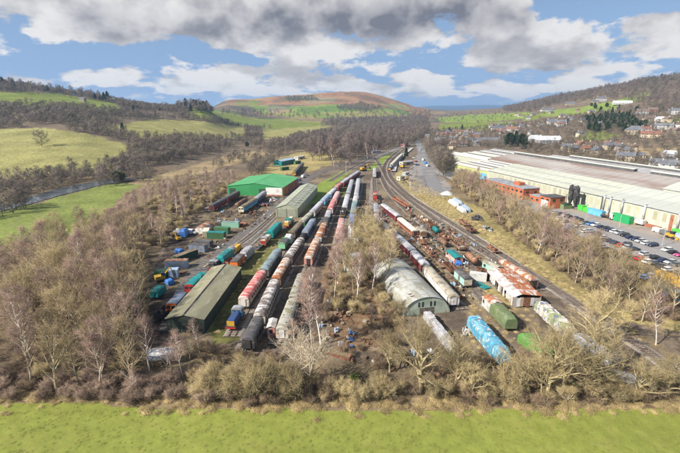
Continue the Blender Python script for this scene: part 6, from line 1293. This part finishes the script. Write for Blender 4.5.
def t_at(kind, px, py, sc, label, group=None, **kw):
    x, y, z = G(px, py); return tree(kind, x, y, sc, label, group, z=0, **kw)
# singled-out trees of the near edge
t_at('bleached', 309, 383, 1.15, 'pale bleached tree with bare upswept branches at the middle of the near edge', var=0)
t_at('spreading', 421, 392, 1.3, 'broad golden spreading tree at the near edge below the arched shed', var=0, flat=.92)
t_at('spreading', 455, 388, 1.05, 'golden spreading tree right of the broad one at the near edge', var=1, flat=.9)
t_at('spreading', 546, 400, 1.4, 'broad golden tree with several stems at the near right edge', var=2, flat=.95)
t_at('gold', 541, 399, .95, 'slender golden tree in front of the overgrown green wagon', var=1)
t_at('spreading', 585, 393, 1.25, 'golden spreading tree left of the track corner', var=3)
t_at('spreading', 592, 345, 1.2, 'golden spreading tree leaning over the main track', var=0)
t_at('gold', 503, 392, .8, 'small golden tree between the two broad trees of the near edge', var=2)
t_at('spreading', 636, 399, .95, 'low golden tree at the near right corner', var=1, flat=.75)
t_at('spreading', 668, 396, .95, 'low golden tree at the far right of the near edge', var=2, flat=.75)
t_at('birch', 150, 376, 1.1, 'white birch behind the derelict shell', var=0); t_at('birch', 166, 377, .62, 'slim pale birch in front of the derelict shell', var=1); t_at('birch', 183, 378, .85, 'pale birch right of the derelict shell', var=2); t_at('birch', 134, 396, .5, 'crooked pale birch stem at the near left edge', var=3)
t_at('birch', 321, 346, 1.5, 'tall white birch with purplish twigs before the third row', var=1); t_at('birch', 313, 351, 1.35, 'white birch with purplish twigs, left of the tall one', var=2); t_at('alder', 305, 312, .9, 'purplish shrub-like tree beside the third row of coaches', var=0)
t_at('birch', 105, 388, 1.0, 'pale birch near the left end of the near edge', var=0); t_at('birch', 112, 330, 1.15, 'pink-stemmed birch in the middle of the left thicket', var=3)
t_at('birch', 656, 345, 1.0, 'white-stemmed birch leaning at the right belt', var=1); t_at('grey', 18, 330, 1.0, 'grey tree with forked bare limbs at the left edge', var=1); t_at('grey', 60, 290, 1.05, 'grey tree with round open crown above the left field', var=2)
t_at('shrub', 252, 398, 1.6, 'rounded dense golden shrub, largest of the near edge', var=0, flat=1.0); t_at('shrub', 220, 398, 1.25, 'rounded golden shrub left of the largest one', var=1); t_at('shrub', 285, 398, 1.25, 'golden shrub right of the largest one', var=2); t_at('shrub', 266, 386, 1.2, 'golden shrub standing behind the largest one', var=1)
t_at('shrub', 198, 396, .7, 'small golden shrub right of the derelict shell', var=2); t_at('shrub', 345, 396, .65, 'low shrub right of the bleached tree', var=0); t_at('shrub', 375, 396, .7, 'low shrub left of the broad golden tree', var=1); t_at('shrub', 488, 397, .6, 'low shrub between the golden trees of the near edge', var=2); t_at('shrub', 612, 394, .8, 'golden shrub by the low sheeted load', var=0); t_at('shrub', 655, 392, .9, 'golden shrub at the near right corner', var=1)
t_at('ivybush', 139, 372, .8, 'dark ivy bush left of the derelict shell'); t_at('ivybush', 355, 385, .8, 'dark green bush near the middle of the near edge'); t_at('ivybush', 385, 352, .6, 'small green bush below the arched shed'); t_at('ivygreen', 533, 345, 1.0, 'bright green ivy growing over the wagon among the trees'); t_at('ivygreen', 546, 352, .8, 'bright green ivy clump right of the overgrown wagon'); t_at('ivybush', 571, 392, .7, 'dark ivy bush under the near right trees')
t_at('birch', 200, 352, .7, 'thin birch in front of the long shed gable', var=3); t_at('grey', 190, 360, .6, 'grey tree in front of the long shed gable', var=0); t_at('spreading', 390, 372, .8, 'golden tree in front of the arched shed', var=1); t_at('spreading', 520, 396, .9, 'golden spreading tree just left of the broad right one', var=1, flat=.85); t_at('spreading', 472, 398, .8, 'low spreading tree at the meadow edge below the blue coach', var=3, flat=.8); t_at('gold', 405, 345, .62, 'small golden tree against the arched shed end', var=0)
t_at('gold', 610, 372, .8, 'golden tree by the grey sheeted coach', var=0); t_at('gold', 565, 372, .9, 'golden tree beside the tattered coach', var=1); t_at('alder', 295, 345, .55, 'small purplish tree at the near end of the third row', var=1); t_at('alder', 372, 330, .55, 'small purplish tree left of the arched shed', var=2)
SHELL_AVOID = [[(140, 392), (140, 352), (182, 350), (186, 392)]]
SHED_AVOID = [[(160, 345), (160, 305), (205, 262), (245, 262), (235, 300), (206, 345)]]
wood([(0, 396), (60, 396), (148, 394), (150, 345), (140, 312), (138, 285), (120, 268), (70, 275), (0, 300)], 4.6, 55, 140, {'grey': .45, 'alder': .2, 'spreading': .15, 'birch': .2}, .85, 1.35, '%s of the near left thicket', 'thicket trees at the near left', 74, SHELL_AVOID, xb=[(35, 'at the frame edge'), (80, 'below the river field'), (115, 'right of the field corner'), (900, 'beside the left yard')], yb=[(72, 'front-row'), (90, 'second-row'), (110, 'middle'), (900, 'rear')])
wood([(0, 300), (70, 275), (120, 268), (150, 262), (152, 245), (120, 232), (70, 240), (30, 258), (0, 272)], 5.6, 90, 220, {'grey': .7, 'alder': .3}, .85, 1.25, '%s between the left field and the yard', 'thicket trees by the left field', 44, xb=[(50, 'by the frame edge'), (100, 'under the field'), (900, 'by the containers')], yb=[(125, 'nearer'), (150, 'middle'), (900, 'farther')])
wood([(118, 232), (152, 245), (160, 252), (172, 232), (186, 222), (205, 208), (232, 188), (238, 180), (200, 181), (160, 194), (130, 210)], 5.6, 130, 330, {'alder': .6, 'birch': .25, 'grey': .15}, .7, .98, '%s in the belt behind the left yard', 'tree belt behind the left yard', 66, xb=[(150, 'at its left end'), (178, 'behind the containers'), (205, 'behind the half-round store'), (900, 'left of the green warehouse')], yb=[(180, 'nearer'), (230, 'middle'), (900, 'farther')])
wood([(333, 300), (345, 246), (362, 240), (376, 240), (388, 262), (398, 285), (385, 303), (360, 305)], 3.4, 60, 200, {'gold': .85, 'birch': .15}, 1.0, 1.4, '%s in the central thicket', 'central thicket trees', 30, xb=[(350, 'near the clearing'), (368, 'by the hidden huts'), (900, 'by the arched shed')], yb=[(105, 'front'), (120, 'middle'), (900, 'rear')])
wood([(452, 184), (476, 203), (512, 237), (556, 269), (602, 301), (645, 331), (680, 354), (680, 314), (640, 291), (600, 263), (560, 240), (530, 222), (500, 204), (470, 182)], 5.0, 90, 300, {'grey': .55, 'alder': .22, 'gold': .08, 'birch': .15}, .72, 1.1, '%s of the belt between railway and factory', 'tree belt beside the factory', 160, xb=[(490, 'at its far end'), (530, 'below the brick offices'), (570, 'below the long car row'), (620, 'by the lower cars'), (900, 'at the right edge')], yb=[(115, 'near'), (145, 'second'), (190, 'middle'), (900, 'far')])
wood([(312, 166), (345, 172), (374, 157), (395, 147), (372, 143), (330, 150), (312, 155)], 10, 270, 560, {'farp': .8, 'birch': .2}, 1.45, 1.95, '%s of the birch wood beyond the lawn', 'birch wood beyond the lawn', 40, xb=[(322, 'leftmost end'), (332, 'left part'), (342, 'behind the pale pole'), (354, 'middle'), (366, 'right part'), (378, 'by the lane'), (900, 'rightmost end')], yb=[(330, 'front'), (390, 'second-row'), (450, 'third-row'), (900, 'rear')])
x, y, z = TG(42, 147); tree('far', x, y, 1.35, 'lone bare tree standing in the pale left field', z=z, var=0)
for px, py, k, s, lb in [(509, 147, 'evergreen', 1.6, 'dark evergreen behind the factory, left of the pair'), (521, 149, 'evergreen', 1.65, 'dark evergreen behind the factory, right of the pair'), (515, 146, 'conifer', 1.5, 'dark conifer between the two evergreens'), (406, 158, 'conifer', .8, 'dark conifer beside the platform'), (449, 133, 'conifer', .9, 'dark conifer left of the village'), (462, 130, 'conifer', .9, 'dark conifer beside the green fields'), (123, 133, 'conifer', .9, 'dark conifer at the edge of the left wood'), (119, 182, 'ivybush', 2.6, 'ivy-green bush on the river bank'), (567, 124, 'conifer', .7, 'yellowish conifer on the right hillside')]:
    x, y, z = TG(px, py); tree(k, x, y, s, lb, z=z)
# near-edge brambles and thorn thickets, countable only as a mass
BR = [TREES['thorn'][i] for i in range(3)]; ST = []
for i in range(3):
    R_ = np.random.default_rng(50 + i); n = 220; p = R_.normal(0, .35, (n, 3)) * np.array([1, 1, 0]); d = R_.normal(0, .45, (n, 3)); d[:, 2] = R_.uniform(.3, 1, n); ST.append(np_mesh('tussock', [cone_arrays(p, p + d * R_.uniform(.35, .8, n)[:, None], np.full(n, .016))], TW_STRAW))
GR = []
for i in range(3):
    R_ = np.random.default_rng(80 + i); n = 60; p = R_.normal(0, .22, (n, 3)) * np.array([1, 1, 0]); d = R_.normal(0, .4, (n, 3)); d[:, 2] = R_.uniform(.4, 1, n); GR.append(np_mesh('grass_tuft', [cone_arrays(p, p + d * R_.uniform(.10, .24, n)[:, None], np.full(n, .014))], wm('grass_blade', (.27, .30, .068), (.30, .31, .085), .45, .4, rough=.8, bump=0, vary=.1)))
def on_ground(n, x0, x1, y0, y1, f=None):
    x = RP.uniform(x0, x1, n); y = RP.uniform(y0, y1, n); k = np.ones(n, bool) if f is None else f(x, y); return np.stack([x[k], y[k], np.zeros(k.sum())], 1)
scatter('field_tussocks', on_ground(5200, -100, 100, 34, 62, lambda x, y: y < field_edge(x) + .3), [], 'short green grass of the near meadow', 'grass', .45, .85, 3, GR)
scatter('straw_verge', on_ground(4000, -95, 95, 57, 68, lambda x, y: np.abs(y - field_edge(x) - 1.4) < RP.exponential(1.0, len(x))), [], 'straw-coloured rough grass along the meadow edge', 'rough grass', .6, 1.3, 4, ST)
edge = on_ground(460, -95, 95, 60, 68, lambda x, y: (y > field_edge(x) + .8) & (vnoise(x / 5, y / 5, 9) > .38)); scatter('dogwood_scrub', edge[(edge[:, 0] < -14)], ['dogwood'], 'purple-brown stemmed scrub along the left half of the meadow edge', 'scrub', .35, .85, 25)
scatter('bramble_thicket', edge[edge[:, 0] > -16], ['thorn'], 'reddish-brown brambles along the meadow edge', 'brambles', .3, .7, 5)
und = np.concatenate([sample([(0, 396), (150, 394), (150, 340), (138, 290), (150, 262), (118, 235), (60, 255), (0, 280)], 3.6, 55, 220, cap=520), sample([(452, 184), (476, 203), (512, 238), (602, 303), (680, 355), (680, 300), (600, 255), (530, 215), (460, 172)], 3.2, 90, 330, cap=850), sample([(120, 235), (165, 250), (205, 208), (232, 188), (200, 183), (130, 212)], 4.5, 130, 320, cap=250), sample([(320, 345), (330, 250), (372, 236), (402, 262), (400, 340), (440, 372), (360, 375)], 3.6, 62, 200, cap=170, avoid=[[(325, 350), (330, 300), (372, 318), (372, 350)]]), sample([(440, 392), (460, 345), (500, 356), (560, 345), (600, 360), (640, 385), (640, 398)], 3.0, 60, 100, cap=130), sample([(188, 396), (190, 352), (215, 350), (280, 352), (300, 392)], 3.0, 60, 90, cap=80)])
scatter('undergrowth', und, ['thorn'], 'brown bramble and thorn undergrowth beneath the trees', 'undergrowth', .35, .8, 6)
sap = np.concatenate([sample([(0, 396), (150, 394), (150, 340), (138, 290), (150, 262), (118, 235), (60, 255), (0, 280)], 6.5, 55, 220, cap=150), sample([(452, 184), (476, 203), (514, 237), (604, 301), (680, 352), (680, 300), (600, 255), (530, 215), (460, 172)], 5.0, 90, 330, cap=330), sample([(120, 235), (165, 250), (205, 208), (232, 188), (200, 183), (130, 212)], 5.5, 130, 320, cap=160), sample([(165, 398), (172, 378), (300, 380), (440, 388), (640, 388), (680, 386), (680, 402), (400, 402)], 3.8, 58, 72, cap=80), sample([(333, 310), (345, 246), (376, 240), (398, 285), (400, 330)], 4.5, 60, 200, cap=60)])
scatter('sapling_thicket', sap, ['shrub'], 'golden-brown saplings and scrub filling the gaps between the trees', 'saplings', .4, .85, 19)
DEB = []
def wheelset(m): return MB().cyl((0, -1.1, .46), (0, 1.1, .46), .09, n=6).cyl((0, -.82, .46), (0, -.70, .46), .46, n=14).cyl((0, .70, .46), (0, .82, .46), .46, n=14).mesh('wheelset', m)
def stack(m, n, L, w_, h_, k, seed):
    R_ = random.Random(seed); mb = MB()
    for a in range(k):
        for b in range(n): mb.obox((R_.uniform(-.15, .15), (b - n / 2) * w_ * 1.15), R_.uniform(-.05, .05), L, w_, a * h_, a * h_ + h_ * .92)
    return mb.mesh('stack', m)
DEB += [wheelset(CM['rust']), wheelset(CM['brown']), stack(TIMB, 4, 2.5, .26, .15, 3, 1), stack(CM['brown'], 5, 2.5, .25, .14, 1, 2), stack(CM['rust'], 5, 4.5, .09, .13, 2, 3), stack(TIMB, 5, 1.1, .16, .14, 4, 4)]
DEB += [MB().cyl((0, 0, 0), (0, 0, .9), .3, n=10).cyl((.7, .1, 0), (.7, .1, .9), .3, n=10).cyl((.3, .7, .3), (1.1, .9, .3), .3, n=10).mesh('drums', CM[c]) for c in ('r_blue', 'ltrust')]
DEB += [stack(CM['r_tan'], 4, 1.2, .2, .16, 3, 6)]
DEB += [junk_mesh(1.8, 1.0, .0, [CM[c] for c in q], 5, 300 + i, .4).mesh('oddments', [CM[c] for c in q]) for i, q in enumerate((('rust', 'brown', 'dkgrey'), ('white', 'greycream', 'dkgrey'), ('brown', 'black', 'r_tan')))]
deb = np.concatenate([sample([(410, 215), (440, 222), (480, 248), (520, 275), (500, 262), (470, 275), (490, 300), (455, 300), (420, 250), (396, 220)], 2.4, 80, 230, cap=420), sample([(170, 265), (205, 222), (235, 200), (280, 200), (276, 216), (240, 236), (205, 262), (180, 280)], 4.2, 110, 260, cap=260), sample([(300, 350), (318, 300), (372, 300), (380, 345), (440, 350), (520, 372), (440, 378)], 3.4, 60, 110, cap=90), sample([(340, 240), (362, 200), (382, 205), (398, 235), (372, 245)], 3.0, 110, 220, cap=120), sample([(395, 180), (412, 165), (418, 172), (412, 188)], 4, 200, 400, cap=50)])
scatter('yard_debris', deb, [], 'rusty parts, timbers and litter strewn over the yard', 'yard debris', .5, 1.2, 23, DEB)
vg = np.concatenate([sample([(405, 178), (450, 197), (475, 216), (560, 276), (680, 362), (680, 374), (560, 287), (470, 230), (420, 203)], 1.9, 80, 320, cap=1500), sample([(470, 296), (500, 285), (530, 312), (560, 345), (660, 392), (560, 392), (470, 350)], 2.2, 60, 110, cap=380), sample([(400, 250), (470, 262), (500, 300), (460, 310)], 3.0, 80, 160, cap=160), sample([(215, 340), (250, 290), (300, 235), (290, 230), (235, 280)], 3.2, 60, 180, cap=120)])
scatter('rough_grass', vg, [], 'straw-coloured rough grass of the verges and sidings', 'rough grass', .5, 1.1, 7, ST)
# ---------------------------------------------------------------- far woods
GREENS = [z[1] for z in ZONES[:18]]
FIELDS = [z[1] for z in ZONES[:18] if z[0] in (C_BRIGHT, C_PALE, C_TAN, C_GRASS)]
LEFTW = beyond([(0, 135), (0, 72), (60, 82), (110, 92), (160, 101), (215, 101), (240, 115), (262, 128), (262, 147), (225, 150), (170, 163), (140, 167), (120, 160), (134, 146), (100, 136), (60, 130)])
p1 = sample(LEFTW, 7.8, 330, 1000, FIELDS, cap=9500); p1 = p1[fbm(p1[:, 0] / 70, p1[:, 1] / 70, 91, 3) > .33]; scatter('left_hill_woods', p1, ['far', 'far', 'farp'], 'leafless grey-brown woods covering the left hillside', 'woodland', .45, .95, 11)
scatter('hillside_conifers', sample(LEFTW, 60, 400, 1000, FIELDS, cap=40), ['conifer', 'evergreen'], 'dark conifers dotted through the left hillside woods', 'conifers', .4, .85, 27)
p2 = np.concatenate([sample([(0, 200), (30, 197), (75, 186), (100, 180), (125, 178), (150, 173), (128, 165), (108, 166), (60, 172), (25, 180), (0, 186)], 7.0, 230, 420, cap=330), sample([(-30, 226), (26, 210), (26, 204), (-30, 217)], 6, 180, 330, cap=22), sample([(97, 189), (150, 181), (150, 175), (97, 182)], 6.5, 200, 360, cap=26), sample([(215, 172), (262, 160), (280, 158), (300, 152), (330, 147), (330, 140), (262, 150), (205, 168)], 11, 260, 700, cap=70), sample([(112, 172), (150, 167), (190, 157), (232, 148), (228, 145), (190, 152), (150, 162), (118, 167)], 8, 240, 640, cap=120), sample([(245, 176), (262, 163), (276, 163), (262, 178)], 8, 230, 420, cap=40)])
scatter('riverside_trees', p2, ['far', 'far', 'farp'], 'leafless trees lining the river and hedgerows on the left', 'riverside trees', .5, .9, 12)
MIDW = [(262, 150), (300, 138), (335, 134), (420, 128), (428, 133), (420, 141), (405, 148), (372, 150), (345, 160), (312, 157), (300, 150)]
out = np.concatenate([sample([(-170, 396), (-8, 396), (-8, 262), (-60, 270), (-170, 290)], 6.5, 55, 220, cap=260), sample([(690, 350), (860, 470), (860, 380), (690, 305)], 6.5, 60, 200, cap=120)])
scatter('outer_thicket', out, ['grey', 'alder'], 'leafless thicket continuing past the sides of the view', 'thicket', .8, 1.2, 29)
p3 = sample(MIDW, 9.0, 380, 1400, FIELDS, cap=2600); scatter('valley_woods', p3, ['far', 'farp', 'farp'], 'purplish leafless woods filling the valley floor', 'woodland', .65, 1.2, 13)
p4 = np.concatenate([sample([(262, 126), (300, 122), (425, 118), (430, 130), (340, 136), (300, 138), (262, 146)], 15, 800, 2000, FIELDS, cap=1600), sample([(335, 107), (362, 104), (384, 109), (365, 112), (340, 111)], 16, 1500, 2600, cap=260), sample([(285, 98), (312, 97), (318, 101), (290, 103)], 18, 1600, 2800, cap=140), sample([(220, 112), (430, 112), (430, 120), (225, 118)], 34, 1000, 2600, cap=500)])
scatter('valley_head_woods', p4, ['far', 'farp'], 'distant leafless woods and hedges at the head of the valley', 'woodland', .9, 1.3, 14)
RW = beyond([(500, 106), (540, 92), (600, 78), (640, 70), (690, 60), (690, 112), (655, 112), (645, 104), (600, 98), (560, 105), (530, 112), (505, 112)])
p5 = sample(RW, 12.0, 700, 2100, FIELDS, cap=6500); scatter('right_hill_woods', p5, ['far', 'farp', 'farp'], 'leafless brown woods along the right-hand ridge', 'woodland', .85, 1.25, 15)
p6 = np.concatenate([sample(beyond([(425, 131), (480, 128), (540, 122), (640, 106), (690, 104), (690, 172), (640, 162), (560, 150), (500, 146), (430, 148)]), 10.5, 330, 1000, FIELDS, cap=3600), sample([(430, 116), (545, 108), (545, 122), (480, 124), (435, 124)], 36, 700, 2200, cap=260)])
p9 = sample([(424, 150), (434, 142), (442, 152), (450, 172), (444, 180), (432, 162)], 6.5, 240, 520, cap=100); scatter('roadside_trees', p9, ['farp', 'far'], 'tall leafless trees between the approach road and the factory', 'roadside trees', .9, 1.4, 26)
p6 = np.concatenate([p6, sample([(440, 149), (462, 139), (560, 145), (640, 157), (690, 165), (690, 174), (600, 162), (520, 151), (470, 147)], 8.5, 300, 620, cap=420)])
scatter('village_trees', p6, ['far', 'far', 'farp'], 'leafless garden and hedgerow trees among the village houses', 'garden trees', .35, .7, 16)
p7 = np.concatenate([sample([(585, 118), (622, 116), (645, 126), (640, 134), (612, 132), (590, 134)], 9, 450, 900, cap=120), sample([(590, 106), (640, 108), (640, 116), (600, 114)], 30, 500, 1000, cap=14)])
scatter('evergreen_grove', p7, ['conifer', 'evergreen', 'evergreen'], 'dark evergreen grove on the right hillside above the village', 'evergreen grove', .55, .95, 17)
p8 = np.concatenate([sample([(176, 113), (218, 113), (218, 102), (196, 99), (178, 105)], 10, 800, 1010, cap=80), sample([(0, 84), (110, 97), (110, 102), (0, 92)], 22, 700, 1000, cap=70), sample([(590, 78), (690, 60), (690, 80), (600, 88)], 18, 900, 1350, cap=120)])
scatter('skyline_trees', p8, ['far', 'farp', 'conifer'], 'taller trees standing up along the skylines', 'skyline trees', .9, 1.5, 18)
print('TREES', NTREE[0], 'woods', [len(q) for q in (p1, p2, p3, p4, p5, p6, p7, p8, und, vg, edge)])
# ---------------------------------------------------------------- haze
hm, ht, hp = mat_nodes('haze_air'); ht.nodes.remove(hp); pv = ht.nodes.new('ShaderNodeVolumePrincipled'); pv.inputs['Color'].default_value = (.42, .67, 1, 1); pv.inputs['Density'].default_value = HAZE = 1.0e-4
pv.inputs['Anisotropy'].default_value = .2; ht.links.new(pv.outputs[0], ht.nodes['Material Output'].inputs['Volume'])
tag(MB().box(-36000, 36000, -400, 16500, -3, float(ZZ.max()) + 40).build('haze', hm), kind='stuff')
